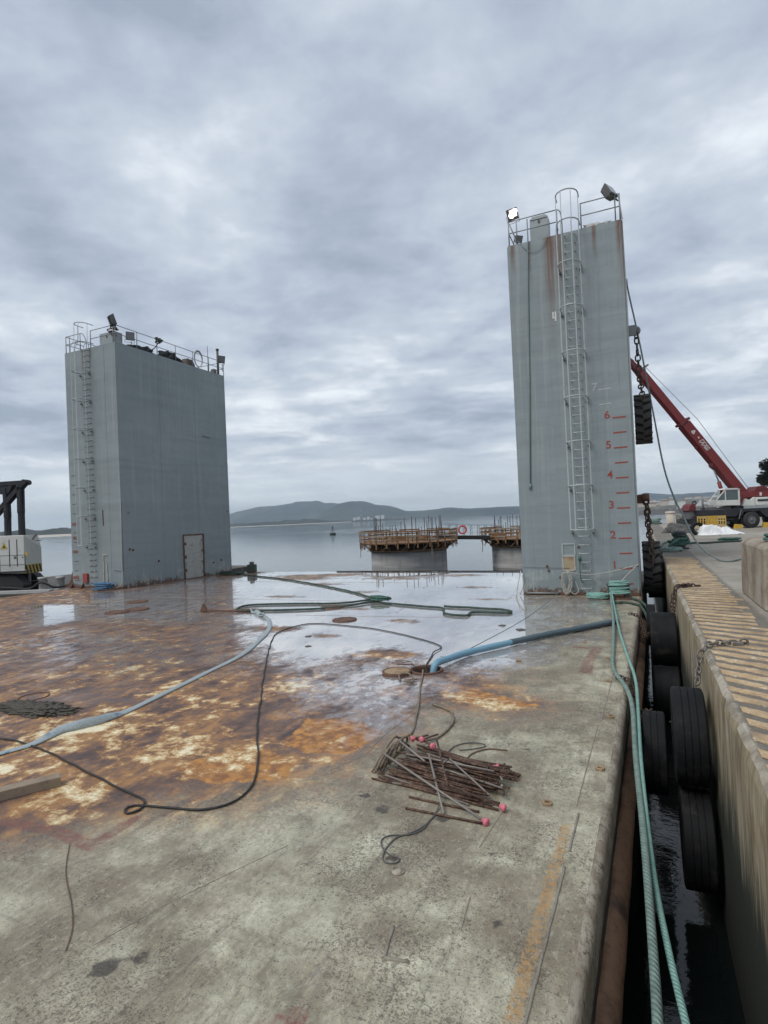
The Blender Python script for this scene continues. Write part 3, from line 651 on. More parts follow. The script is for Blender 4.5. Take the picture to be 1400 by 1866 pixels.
# worn ochre hazard bars across the quay edge
bar_m = Mat('worn_ochre_paint', 0.8); b1 = bar_m.noise(bar_m.pos, 2.4, 6, .66); b2 = bar_m.noise(bar_m.pos, 30, 5, .7)
bc = bar_m.ramp(b1, [(.3, (.25, .18, .11)), (.5, (.46, .32, .175)), (.7, (.58, .45, .28))]); bc = bar_m.mix(bar_m.step(b2, .52, .68), bc, (.22, .18, .14))
bc = bar_m.mix(bar_m.step(bar_m.noise(bar_m.pos, 9, 5, .7), .60, .68), bc, (.66, .62, .54)); bar_m.color(bc); bar_m.bump(b2, .4, .01); bar_m = bar_m.m
RB = random.Random(5)
y = 3.2; k = 0
while y < 24.5:
    # each bar: ragged outline, raised a few millimetres, drawn obliquely over the edge strip
    n = 22; wd = .185 + RB.uniform(-.02, .02); sk = -.62 + .35 * min(1, max(0, (y - 8) / 5))
    L_, R_ = QX + .075 + RB.uniform(0, .03), QX + 1.06 + RB.uniform(-.14, .06); lo, hi = [], []
    for i in range(n + 1):
        x = L_ + (R_ - L_) * i / n; yc = y + (x - QX) * sk
        lo.append((x, yc - wd / 2 +   .055 * mnoise.fractal(Vector((x * 7, y * 3, 0)), .8, 2.1, 4))); hi.append((x, yc + wd / 2 +   .055 * mnoise.fractal(Vector((x * 7, y * 3, 5)), .8, 2.1, 4)))
    mb = MB(); mb.prism(lo + hi[::-1], QZ + .001, QZ + .0085, lambda u, v, d: (u, v, d)); mb.build('painted_bar', bar_m, quay)
    y += .335 + RB.uniform(-.02, .02); k += 1

# ================================================================== wing towers
def tower_paint(name, lx, seed, streak_x):
    m = Mat(name, 0.62); P = m.pos; x, y, z = m.sep(P)
    n1 = m.noise(P, .22, 5, .6, .4); n2 = m.noise(P, 1.6, 6, .64); n3 = m.noise(P, 18, 5, .66)
    run = m.noise(m.map(P, (5.5, 5.5, .16), loc=(seed, 0, 0)), 1.0, 6, .66); run2 = m.noise(m.map(P, (16, 16, .5), loc=(seed, 4, 0)), 1.0, 5, .66)
    lap = m.noise(m.map(P, (.15, .15, 2.2), loc=(0, seed, 0)), 1.0, 5, .6, .3)
    c = m.mix(m.step(n1, .38, .64), (.222, .262, .270), (.256, .298, .304))
    c = m.mix(m.math('MULTIPLY', m.step(lap, .45, .68), .6), c, (.196, .234, .243))
    c = m.mix(m.math('MULTIPLY', m.step(run, .50, .72), .55), c, (.34, .36, .355))
    c = m.mix(m.math('MULTIPLY', m.step(run2, .52, .72), .42), c, (.165, .185, .18))
    c = m.mix(m.math('MULTIPLY', m.step(n2, .55, .72), .22), c, (.20, .215, .205))
    # newer coat below a faint line
    low = m.step(m.math('ADD', z, m.math('MULTIPLY', n2, .06)), 4.38, 4.42, 1, 0); c = m.mix(m.math('MULTIPLY', low, .30), c, (.21, .248, .256))
    # rust runs from the top edge, at their own places
    tot = None
    for (sx, w, ln, amt) in streak_x:
        d = m.math('ABSOLUTE', m.math('SUBTRACT', m.math('ADD', x, m.math('MULTIPLY', m.math('SUBTRACT', m.noise(P, .9, 3), .5), .12)), sx))
        s_ = m.math('MULTIPLY', m.step(d, 0, w, 1, 0), m.step(z, 12.43 - ln, 12.43, 0, amt)); tot = s_ if tot is None else m.math('MAXIMUM', tot, s_)
    if tot is not None:
        tot = m.math('MULTIPLY', tot, m.step(run2, .26, .52)); c = m.mix(tot, c, (.135, .062, .036))
    # scabs of rust where water stands at the foot, and stray chips
    foot = m.math('ADD', n2, m.math('MULTIPLY', m.step(z, 0.0, .6, .27, -.05), 1.0)); chips = m.noise(P, 5.5, 6, .72)
    fm = m.math('MULTIPLY', m.step(m.math('ADD', foot, m.math('MULTIPLY', m.math('SUBTRACT', chips, .5), .6)), .66, .72), m.step(z, .0, .75, 1, 0))
    c = m.mix(fm, c, m.mix(m.step(n3, .4, .6), (.045, .028, .024), (.15, .075, .045)))
    wash = m.math('MULTIPLY', m.step(m.math('ADD', n2, m.math('MULTIPLY', m.math('SUBTRACT', run, .5), .6)), .52, .66), m.step(z, .1, 1.5, .8, 0)); c = m.mix(wash, c, (.40, .42, .40))
    stray = m.math('MULTIPLY', m.step(m.noise(m.map(P, loc=(seed, 2, 1)), 2.6, 5, .75), .715, .735), m.step(z, .2, 5, 1, .12)); c = m.mix(stray, c, (.07, .04, .033))
    m.color(c); m.rough(m.mixf(n2, .5, .72))
    wavy = m.noise(m.map(P, (.7, .7, 1.5)), .9, 3, .55); fr = m.math('SINE', m.math('ADD', m.math('MULTIPLY', z, 10.2), m.math('MULTIPLY', wavy, 3.0)))
    m.bump(m.math('ADD', m.math('ADD', wavy, m.math('MULTIPLY', fr, .05)), m.math('MULTIPLY', n3, .03)), .55, .06)
    return m.m
TH = 12.43; TY0, TY1 = 20.15, 28.3
paint_R = tower_paint('grey_tower_paint', 0, 3.1, [(-3.72, .12, 1.2, 1), (-2.45, .28, 4.2, 1), (-2.15, .20, 3.0, 1), (-1.0, .10, 1.4, 1), (-.2, .17, 3.2, 1), (-3.1, .10, 2.4, .5)])
paint_L = tower_paint('grey_tower_paint_far', 0, 9.4, [(-26.0, .13, 1.6, .8), (-25.45, .12, 1.8, .8)])
steel = worn('galvanised_rail', (0.25, 0.27, 0.275), (0.17, 0.12, 0.09), 0.55, 6, 0.35, 0.3, fine=60)
steel_d = worn('dark_bracket', (0.10, 0.10, 0.098), (0.07, 0.045, 0.035), 0.7, 6, 0.5, fine=60)
rung_m = worn('ladder_paint', (0.40, 0.44, 0.44), (0.20, 0.17, 0.15), 0.6, 4, 0.4, fine=40)
red_mark = worn('red_stencil_paint', (0.29, 0.055, 0.045), (0.20, 0.11, 0.10), 0.7, 8, 0.4, fine=50, bump=.05)
white_mark = worn('white_stencil_paint', (0.66, 0.66, 0.63), (0.42, 0.43, 0.42), 0.7, 8, 0.4, fine=50, bump=.05)
faint_mark = worn('faint_stencil_paint', (0.42, 0.44, 0.44), (0.30, 0.33, 0.335), 0.7, 8, 0.6, fine=50, bump=.05)
pale_mark = worn('bare_primer', (0.50, 0.48, 0.43), (0.24, 0.14, 0.09), 0.7, 3, 0.6, fine=30, bump=.1)
green_pipe = worn('green_cable_sleeve', (0.17, 0.24, 0.23), (0.12, 0.17, 0.165), 0.6, 5, 0.5)
black_m = worn('black_rubber', (0.022, 0.022, 0.023), (0.045, 0.043, 0.040), 0.7, 5, 0.5, fine=40)

rung_d = worn('weathered_rung', (.13, .125, .115), (.09, .06, .045), .7, 5, .6, fine=40)
def make_tower(x0, x1, paint, label, ladder_x, cage_x, gate_side):
    t = empty('wing_tower', ((x0 + x1) / 2, TY0, 0), 0, label, 'tower')
    T = Vector(((x0 + x1) / 2, TY0, 0))
    def P(mb, name, mat, parent=None, bevel=0.0):
        return mb.build(name, mat, parent or t, -T if parent is None else (0, 0, 0), bevel=bevel)
    bm = bmesh.new(); bmesh.ops.create_cube(bm, size=1)
    for v in bm.verts: v.co = Vector((x0 + (v.co.x + .5) * (x1 - x0), TY0 + (v.co.y + .5) * (TY1 - TY0), -.02 + (v.co.z + .5) * (TH + .02)))
    bmesh.ops.bevel(bm, geom=list(bm.edges), offset=.035, segments=3, affect='EDGES'); me = bpy.data.meshes.new('shell'); bm.to_mesh(me); bm.free(); me.materials.append(paint)
    put('shell', me, t, -T)
    # plate seams: thin weld lines left proud of the shell
    for k in range(1, 4):
        z = k * 3.1; P(MB().bar((x0 + .05, TY0, z), (x1 - .05, TY0, z + .004), .008, .006, (0, 1, 0)), 'weld_seam', paint)
        P(MB().bar((x1, TY0 + .05, z), (x1, TY1 - .05, z), .006, .008, (1, 0, 0)), 'weld_seam', paint)
    for y in (TY0 + 2.7, TY0 + 5.4): P(MB().bar((x1 + .002, y, .1), (x1 + .002, y, TH - .05), .008, .010, (1, 0, 0)), 'weld_seam', paint)
    P(MB().bar((x0 + 2.95, TY0 - .002, .1), (x0 + 2.95, TY0 - .002, TH - .05), .012, .012, (0, 1, 0)), 'weld_seam', paint)
    # foot plate and added skylit side sheet
    P(MB().box(((x0 + x1) / 2, TY0 - .012, .05), (x1 - x0 - .1, .03, .10)), 'foot_plate', rusty)
    (P(MB().box((x1 + .003, (TY0 + TY1) / 2, TH / 2), (.012, TY1 - TY0 - .12, TH - .1)), 'skylit_side_sheet', worn('skylit_side_paint', (.52, .52, .49), (.33, .34, .33), .7, 1.2, .5, fine=12)) if gate_side > 0 else None)  # added sheet: bright sky on the outer face painted as pale colour
    # ladder: staple rungs, safety hoops and cage straps
    lad = P(MB().box((ladder_x, TY0 - .006, 1.2), (.03, .012, .02)), 'ladder', rung_m)
    rm = MB().tube([(-.165, .02, .04), (-.165, -.16, 0), (.165, -.16, 0), (.165, .02, .04)], .017, 6).mesh('rung', rung_m if gate_side > 0 else rung_d)
    for k in range(42):
        z = .26 + k * .2925
        put('rung', rm, lad, (ladder_x, TY0, z))
    hm = MB().tube([(-.36, .02, 0), (-.36, -.3, 0)] + [(-.36 * math.cos(a), -.3 - .40 * math.sin(a), 0) for a in (PI / 8, PI / 4, 3 * PI / 8, PI / 2, 5 * PI / 8, 3 * PI / 4, 7 * PI / 8)] + [(.36, -.3, 0), (.36, .02, 0)], .022, 6).mesh('cage_hoop', rung_m)
    brk = MB().box((0, -.04, 0), (.07, .09, .05)).mesh('hoop_bracket', steel_d)
    for z in (2.25, 3.72, 5.19, 6.68, 8.2, 9.7, 11.17, 12.68, 13.66):
        put('cage_hoop', hm, lad, (cage_x, TY0 + (.25 if z > 12.5 else 0), z))
        if z < 12:
            for s in (-1, 1): put('hoop_bracket', brk, lad, (cage_x + s * .33, TY0, z - .13))
    for a in (-.36, -.16, .16, .36):
        yy = -.3 - .40 * math.sqrt(max(0, 1 - (a / .36) ** 2)) - .015
        MB().bar((cage_x + a, TY0 + yy, 2.22), (cage_x + a, TY0 + yy, 12.4), .035, .012, (0, 1, 0)).tube([(cage_x + a, TY0 + yy, 12.4), (cage_x + a, TY0 + yy + .22, 12.75), (cage_x + a, TY0 + yy + .25, 13.66)], .014, 5).build('cage_strap', rung_m, lad)
    # guard rail: posts and two rails round the roof
    gr = P(MB().box((x0 + .08, TY0 + .08, TH + .01), (.1, .1, .02)), 'guardrail', steel)
    pm = MB().cyl((0, 0, 0), (0, 0, .88), .022, 8).mesh('post', steel)
    gl, gr_ = cage_x - .36, cage_x + .42
    spots = [(x0 + .08, TY0 + .06), (x0 + .36, TY0 + .06), (gl, TY0 + .06), (gr_, TY0 + .06), (x1 - .2, TY0 + .06), (x1 - .06, TY0 + .06)]
    for k in range(1, 7): spots += [(x1 - .06, TY0 + .06 + k * 1.35), (x0 + .08, TY0 + .06 + k * 1.35)]
    for k in range(1, 3): spots.append((x0 + .08 + k * 1.2, TY0 + .06 + 8.1))
    for (x, y) in spots: put('post', pm, gr, (x, y, TH))
    yb = TY0 + .06 + 8.1
    for z in (.45, .87):
        for a, b in (((x0 + .08, TY0 + .06), (gl, TY0 + .06)), ((gr_, TY0 + .06), (x1 - .06, TY0 + .06)), ((x1 - .06, TY0 + .06), (x1 - .06, yb)), ((x0 + .08, TY0 + .06), (x0 + .08, yb)), ((x0 + .08, yb), (x1 - .06, yb))):
            MB().tube([(a[0], a[1], TH + z), (b[0], b[1], TH + z)], .019, 7).build('rail', steel, gr)
    MB().tube(spline([(gl, TY0 + .06, TH + .87), (gl + .1, TY0 + .16, TH + .84), (gl + .14, TY0 + .3, TH + .5), (gl + .14, TY0 + .3, TH)], .1), .017, 6).build('rail', steel, gr)
    return t, T
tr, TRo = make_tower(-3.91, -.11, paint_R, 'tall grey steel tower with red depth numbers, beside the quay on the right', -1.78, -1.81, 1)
tl, TLo = make_tower(-27.4, -23.6, paint_L, 'broad grey steel tower with a rusty door, on the far left of the deck', -25.68, -25.86, -1)
def tp(mb, name, mat, right=True, parent=None, bevel=0.0):
    return mb.build(name, mat, parent or (tr if right else tl), (-(TRo if right else TLo)) if parent is None else (0, 0, 0), bevel=bevel)
# depth marks on the right tower
YM = TY0 - .004
def mark(txt, x, z, size, mat, right=True, off=.006):
    me = text_mesh(txt, size, mat, .003, off); put('depth_number', me, tr if right else tl, Vector((x, YM, z)) - (TRo if right else TLo), rot=(PI / 2, 0, 0))
for k in range(1, 7): mark(str(k), -.87, k + .02, .36, red_mark)
mark('7', -1.22, 7.0, .36, faint_mark)
for k in range(1, 13):
    z = k * .5 - .09 + .5
    if z > 6.0: continue
    tp(MB().box((-.505, YM, z), (.40, .006, .045), ry=-.008), 'depth_bar', red_mark)
tp(MB().box((-.505, YM, .41), (.36, .006, .04)), 'depth_bar', red_mark)
tp(MB().box((-.91, YM, 6.90), (.40, .006, .04), ry=-.03), 'depth_bar', faint_mark); tp(MB().box((-.91, YM, 6.40), (.37, .006, .04), ry=-.02), 'depth_bar', faint_mark)
mb = MB(); mb.box((-2.44, YM, 9.68), (.045, .006, .20)).box((-2.405, YM - .001, 9.58), (.13, .006, .045)).box((-2.36, YM - .002, 9.62), (.05, .006, .33)); tp(mb, 'painted_number', white_mark)
# green cable sleeve down the face, drooping wire, hatch panels, chips
tp(MB().tube([(-3.16, TY0 - .03, 13.2), (-3.16, TY0 - .03, 12.5), (-3.25, TY0 - .03, 10.4), (-3.34, TY0 - .03, 7.5), (-3.48, TY0 - .03, 3.9)], .022, 7).tube([(-3.48, TY0 - .03, 3.9), (-3.49, TY0 - .03, 3.72)], .05, 8), 'cable_sleeve', green_pipe)
tp(MB().tube(spline([(-3.5, TY0 - .03, 12.5), (-3.3, TY0 - .04, 12.2), (-3.05, TY0 - .04, 12.0), (-2.7, TY0 - .04, 12.1), (-2.48, TY0 - .03, 12.5), (-2.45, TY0 + .1, 12.8)], .1), .009, 5), 'cable', steel)
def framed(mb, x0, x1, z0, z1, w=.035):
    for a, b in (((x0, z0), (x1, z0)), ((x0, z1), (x1, z1)), ((x0, z0), (x0, z1)), ((x1, z0), (x1, z1))): mb.bar((a[0], TY0 - .012, a[1]), (b[0], TY0 - .012, b[1]), w, .03, (0, 1, 0))
    return mb
mb = framed(MB(), -2.51, -2.1, 1.37, 1.76); h1 = tp(mb, 'hatch_panel', rung_m)
mb = framed(MB(), -2.51, -2.12, .86, 1.34); h2 = tp(mb, 'hatch_panel', pale_mark)
tp(MB().box((-2.315, TY0 - .006, 1.1), (.36, .01, .45)), 'hatch_panel', worn('ochre_primer', (.36, .29, .19), (.20, .12, .07), .7, 3, .7, fine=20))
for (x, z) in ((-3.05, 1.0), (-3.0, .85), (-1.98, 1.65), (-2.62, .62), (-.2, 1.02)):
    tp(MB().lathe([(.045, 0), (.04, -.03), (.02, -.05), (0, -.05)], (x, TY0, z), 'Y', 10), 'pad_eye', rusty)
tp(MB().tube([(-3.85, TY0 - .03, .98), (-3.1, TY0 - .03, .95), (-2.3, TY0 - .03, .93)], .007, 5), 'wire', steel_d)
# thin foot pipe and flange at the base
tp(MB().tube([(-3.8, TY0 - .06, .07), (-2.7, TY0 - .06, .07)], .03, 8), 'foot_pipe', steel)
# roof box
def locker(x0, x1, y, h, right, arc=True):
    w = x1 - x0; pr = [(x0, 0), (x1, 0), (x1, h - .08), (x1 - .1, h), (x0 + .1, h), (x0, h - .08)] if arc else [(x0, 0), (x1, 0), (x1, h), (x0, h)]
    l = tp(MB().prism(pr, y, y + .5, lambda u, v, d: (u, d, TH + v)), 'roof_locker', worn('locker_paint', (.34, .38, .385), (.2, .2, .19), .6, 3, .4), right)
    MB().box(((x0 + x1) / 2, y - .006, TH + h - .12), (w * .9, .012, .02)).build('lid_seam', steel_d, l)
    MB().box(((x0 + x1) / 2, y - .02, TH + h - .2), (.06, .03, .09)).build('latch', steel_d, l)
locker(-3.13, -2.50, TY0 + .35, .98, True); locker(-25.0, -23.95, TY0 + .25, .66, False, False)
# floodlights
lens_lit = Mat('lit_lamp_glass'); lens_lit.b.inputs['Emission Color'].default_value = (1.0, .80, .70, 1); lens_lit.b.inputs['Emission Strength'].default_value = 0.75; lens_lit.color((.9, .85, .8)); lens_lit = lens_lit.m
bulb_m = Mat('lit_bulb'); bulb_m.b.inputs['Emission Color'].default_value = (1, .95, .88, 1); bulb_m.b.inputs['Emission Strength'].default_value = 9; bulb_m = bulb_m.m
lens_off = Mat('lamp_glass', .15); lens_off.color((.20, .21, .22)); lens_off = lens_off.m
house_m = worn('lamp_housing', (.10, .10, .10), (.17, .15, .13), .6, 5, .5)
def floodlight(loc, rot, lit, right, size=.42, stand=.0):
    T = TRo if right else TLo
    R = rot.to_matrix() if hasattr(rot, 'to_matrix') else Matrix.Rotation(rot[2], 3, 'Z') @ Matrix.Rotation(rot[0], 3, 'X')
    h = put('floodlight', None, tr if right else tl)
    s = size / 2; mb = MB()
    mb.prism([(-s, -s), (s, -s), (s, s), (-s, s)], -.02, .0, lambda u, v, d: (u, d, v))
    front = [(-s, -s), (s, -s), (s, s), (-s, s)]; k = .55
    vs = [(u, -.02, v) for u, v in front] + [(u * .8, .20, v * .8) for u, v in front]; mb._add(vs, [(0, 1, 5, 4), (1, 2, 6, 5), (2, 3, 7, 6), (3, 0, 4, 7), (4, 5, 6, 7)])
    for i in range(5): mb.box((0, .225, (i - 2) * s * .36), (s * 1.4, .05, .012))
    bpy.data.objects.remove(h); h = mb.build('floodlight', house_m, tr if right else tl)
    h.matrix_basis = Matrix.Translation(Vector(loc) - T) @ R.to_4x4()
    m2 = MB(); m2.box((.03 if lit else 0, -.026, .03 if lit else 0), (size * (.66 if lit else .86), .008, size * (.66 if lit else .86))); m2.build('lamp_glass', lens_lit if lit else lens_off, h)
    if lit:
        for q_ in (-.07, .06): MB().lathe([(0, -.06), (.06, -.05), (.085, -.03)], (.03 + q_, 0, .03 + q_ * .8), 'Y', 12).build('bulb', bulb_m, h)
    m3 = MB()
    for sx in (-1, 1): m3.bar((sx * (s + .02), .08, 0), (sx * (s + .02), .08, -s - .1), .03, .01, (1, 0, 0))
    m3.bar((-s - .03, .08, -s - .1), (s + .03, .08, -s - .1), .03, .012); m3.build('bracket', steel_d, h)
    if stand: MB().tube([(0, 0, 0), (0, 0, -stand)], .022, 7).build('stand', steel, tr if right else tl, Vector(loc) - T + Vector((0, .06, -s - .05)))
    return h
def rxyz(x, z): return (math.radians(x), 0, math.radians(z))
fl_ = floodlight((-3.66, TY0 - .02, 13.50), rxyz(28, 18), True, True, .38); fl_.matrix_basis = fl_.matrix_basis @ Matrix.Rotation(math.radians(-14), 4, 'Y')
floodlight((-.40, TY0 + .1, 13.50), rxyz(-28, 62), False, True, .46)
floodlight((-3.48, TY0 + .1, 12.62), rxyz(30, 40), False, True, .24)
tp(MB().bar((-3.82, TY0 + .06, TH + .85), (-3.58, TY0 + .06, TH + .1), .03), 'brace', steel); tp(MB().bar((-.06 - .05, TY0 + .06, TH), (-.2, TY0 + .06, 13.3), .04), 'brace', steel)
floodlight((-23.75, TY0 + .1, 13.55), rxyz(-18, 150), False, False, .52); floodlight((-23.62, TY0 + .95, 12.95), rxyz(12, 60), False, False, .42, .3)
floodlight((-23.66, 28.15, 13.45), rxyz(20, 60), False, False, .46, .5)
tp(MB().cyl((-23.7, 27.85, TH), (-23.7, 27.85, 13.95), .07, 10).cyl((-23.7, 27.85, 13.95), (-23.7, 27.85, 14.05), .1, 10), 'vent_pipe', steel_d, False)
tp(MB().tube([(-23.7, 26.95, TH), (-23.7, 26.95, 14.0)], .016, 6), 'aerial', steel_d, False)
tp(MB().box((-23.75, 27.5, 12.55), (.25, .25, .26)), 'junction_box', house_m, False)
# left tower: door with rusted frame, depth bars, pad eyes, red box, pipe up the corner
XL = -23.6 + .004; dull_red = worn('faded_red_paint', (.20, .075, .058), (.24, .22, .20), .75, 9, .8, fine=30, bump=.1)
door = tp(MB().box((XL, 25.0, 1.24), (.02, 1.46, 2.44)), 'door', worn('door_paint', (.37, .375, .35), (.20, .17, .14), .65, 2.2, .6, fine=14), False, bevel=.004)
for (a, b, w) in (((24.24, 0.02), (24.22, 2.48), .09), ((25.78, .02), (25.82, 2.48), .10), ((24.22, 2.5), (25.86, 2.5), .08)):
    n = 14; pts = [(XL + .02, a[0] + (b[0] - a[0]) * i / n + .03 * mnoise.noise(Vector((i * 1.7, a[0], 0))), a[1] + (b[1] - a[1]) * i / n) for i in range(n + 1)]
    MB().tube(pts, [w * .5 * (1 + .5 * mnoise.noise(Vector((i * 2.3, b[1], 4)))) for i in range(n + 1)], 6).build('door_frame', rusty, door)
for zz_ in (.5, 1.25, 2.0): MB().box((XL + .03, 24.34, zz_), (.05, .12, .16)).build('hinge', rusty, door)
for zz_ in (.35, .95, 1.6, 2.2): MB().bar((XL + .04, 25.6, zz_), (XL + .04, 25.72, zz_ - .12), .03).build('door_dog', steel_d, door)
for k in range(6): MB().bar((XL + .012, 24.5 + .06 * (k % 2), .7 + k * .24), (XL + .012, 25.5, .72 + k * .24), .012, .012).build('stiffener', steel, door)
for (y, z) in ((20.56, 3.82), (28.07, 3.85), (20.55, 1.95), (20.75, 1.9), (22.4, 1.2), (26.6, .75), (27.3, .85)):
    tp(MB().lathe([(.06, 0), (.055, .04), (.03, .07), (0, .07)], (-23.6, y, z), 'X', 10), 'pad_eye', rusty if z < 3 else steel, False)
tp(MB().bar((XL + .01, 26.1, 8.35), (XL + .01, 26.75, 8.3), .03), 'old_bracket', steel_d, False)
for k in range(12):
    tp(MB().box((-27.03, YM, .40 + k * .5), (.32, .006, .04)), 'depth_bar', steel_d, False)
for z, w in ((3.35, .42), (2.62, .3), (1.9, .42), (.55, .46)):
    mb = MB()
    for i in range(4): mb.box((-27.1 + w * (i - 1.5) / 4, YM - .002, z + .05 * mnoise.noise(Vector((i * 3.1, z, 0)))), (w / 4.6, .006, .15 + .06 * mnoise.noise(Vector((i, z * 3, 1)))))
    tp(mb, 'faded_red_mark', dull_red, False)
tp(MB().box((-26.32, TY0 - .05, .54), (.34, .10, .46)), 'red_box', red_mark, False, bevel=.01)
tp(MB().bar((-25.0, TY0 - .02, .3), (-25.0, TY0 - .02, 1.7), .04).bar((-24.75, TY0 - .02, .3), (-24.75, TY0 - .02, 1.25), .04).bar((-25.05, TY0 - .02, 1.72), (-24.75, TY0 - .02, 1.7), .04), 'hatch_panel', pale_mark, False)
tp(MB().tube([(-23.62, TY0 - .03, 4.4), (-23.62, TY0 - .03, .9)], .02, 6).tube([(-24.3, TY0 - .03, .95), (-23.62, TY0 - .03, .9)], .018, 6), 'corner_pipe', steel, False)
tp(MB().tube(spline([(-23.66, TY0 - .04, .9), (-23.68, TY0 - .06, .4), (-23.8, TY0 - .12, .12), (-24.1, TY0 - .2, .05)], .08), .022, 6), 'hose_tail', rung_m, False)
tp(MB().bar((-24.93, TY0 - .015, 4.0), (-24.93, TY0 - .015, 3.2), .03), 'rust_scar', rusty, False)
for x in (-27.35, -26.55, -25.4): tp(MB().prism([(0, 0), (.22, 0), (0, .32)], -.02, .02, lambda u, v, d: (x + d, TY0 - u, v)), 'foot_gusset', rusty, False)
mb = MB(); mb.prism([(0, 0), (-.85, 0), (-.5, .1), (-.2, .35), (0, .9)], TY0 + .02, TY0 + .06, lambda u, v, d: (-27.4 + u, d, v)); tp(mb, 'corner_bracket', rusty, False)
# things lying on the tower roofs
net_m = Mat('black_net', .9); nn = net_m.noise(net_m.pos, 16, 5, .7); net_m.color(net_m.mix(net_m.step(nn, .42, .6), (.014, .016, .017), (.045, .05, .05))); net_m.bump(nn, .9, .06); net_m = net_m.m
for k, (y, d, lab) in enumerate(((22.3, (.9, 1.5, .36), 'long low heap of black netting on the left tower roof, nearest the lamps'), (24.3, (1.0, 1.5, .52), 'biggest heap of black netting, mid way along the left tower roof'))):
    me = heap((-24.25, y, TH), d, k + 2.0, 4, .5, 2.2); me.materials.append(net_m); tag(put('net_heap', me), lab, 'net')
me = heap((-24.2, 25.65, TH), (.8, .95, .5), 6.2, 4, .3, 1.5); me.materials.append(worn('brown_sack', (.11, .085, .075), (.2, .17, .15), .85, 6, .5)); tag(put('sack', me), 'brown sack slumped behind the hose loop on the left tower roof', 'sack')
hose_m = worn('pale_hose', (.42, .43, .42), (.28, .28, .27), .6, 6, .5)
mb = MB()
for k in range(4): mb.tube([(-23.62 - .02 * k, 26.05 + .02 * k + (.36 - .02 * k) * math.cos(a), 12.98 + (.50 - .02 * k) * math.sin(a)) for a in [2 * PI * i / 28 for i in range(28)]], .022, 6, closed=True)
tag(mb.build('hose_coil', hose_m), 'pale hose coiled in a ring on the left tower railing', 'hose')
grn_dk = rope_mat('dark_green_rope', (.035, .060, .045), (.075, .115, .09))
mb = MB(); mb.tube(coil_pts((-23.6, 22.95, 13.1), .14, .16, 6, .28, .08, 3), .028, 5).tube(spline([(-23.6, 22.95, 13.1), (-23.7, 22.8, 12.8), (-23.75, 22.5, 12.6), (-23.9, 22.2, 12.55)], .1), .028, 5)
tag(mb.build('rope_tangle', grn_dk), 'dark green rope knotted round a left tower railing post', 'rope')
mb = MB(); mb.tube(coil_pts((-23.95, 20.35, 12.85), .16, .14, 5, .45, .1, 8), .03, 5)
tag(mb.build('cable_bundle', rusty), 'bundle of old cable hanging under the left tower corner lamp', 'cable')
pal = worn('pale_debris', (.5, .49, .46), (.3, .28, .25), .9, 8, .5)
me = heap((-.95, TY0 + .22, TH), (1.0, .3, .12), 4.4, 4, .6, 3.5); me.materials.append(pal); tag(put('crumpled_sheet', me), 'crumpled pale sheet on the right tower roof edge beside the ladder cage', 'sheet')

# ================================================================== chains and tyres
chain_m = worn('rusty_chain', (.085, .055, .042), (.03, .024, .021), .75, 12, .6, .3, fine=60)
chain_l = worn('worn_chain', (.20, .18, .16), (.09, .06, .045), .55, 12, .5, .5, fine=60)
def link_mesh(L, w, r, mat):
    pts = []; h = L / 2 - w / 2
    for k in range(7): a = PI * k / 6; pts.append((h + w / 2 * math.sin(a) * .95, w / 2 * math.cos(a), 0))
    for k in range(7): a = PI * k / 6; pts.append((-h - w / 2 * math.sin(a) * .95, -w / 2 * math.cos(a), 0))
    return MB().tube(pts, r, 6, closed=True).mesh('link', mat)
def chain(pts, L, label, mat=None, group=None, twist=0.0):
    me = link_mesh(L, L * .62, L * .10, mat or chain_m); pitch = L * .80
    sp = spline(pts, .02); e = empty('chain', sp[0], 0, label, 'chain', group); o = Vector(sp[0]); acc = 0; k = 0; last = sp[0]; cen = []
    d = 0; prev = sp[0]; nxt = pitch / 2
    for p in sp[1:]:
        seg = (p - prev).length
        while d + seg >= nxt:
            t = (nxt - d) / seg; cen.append((prev.lerp(p, t), (p - prev).normalized())); nxt += pitch
        d += seg; prev = p
    for k, (c, t) in enumerate(cen):
        q = t.to_track_quat('X', 'Z').to_matrix().to_4x4() @ Matrix.Rotation((PI / 2) * (k % 2) + .5 + rnd.uniform(-.25, .25), 4, 'X')
        l = put('link', me, e); l.matrix_basis = Matrix.Translation(c - o) @ q
    return e
tyre_dark = Mat('old_tyre_rubber', .75, spec=.18); tn = tyre_dark.noise(tyre_dark.pos, 3, 6, .65); tn2 = tyre_dark.noise(tyre_dark.pos, 30, 4, .6)
tyre_dark.color(tyre_dark.mix(tyre_dark.step(tn, .5, .72), (.009, .0095, .0105), (.040, .036, .032))); tyre_dark.rough(tyre_dark.mixf(tn, .5, .85)); tyre_dark.bump(tn2, .25, .01); tyre_dark = tyre_dark.m
tread_m = worn('muddy_tread', (.042, .041, .039), (.085, .08, .072), .8, 2.5, .6, fine=25)
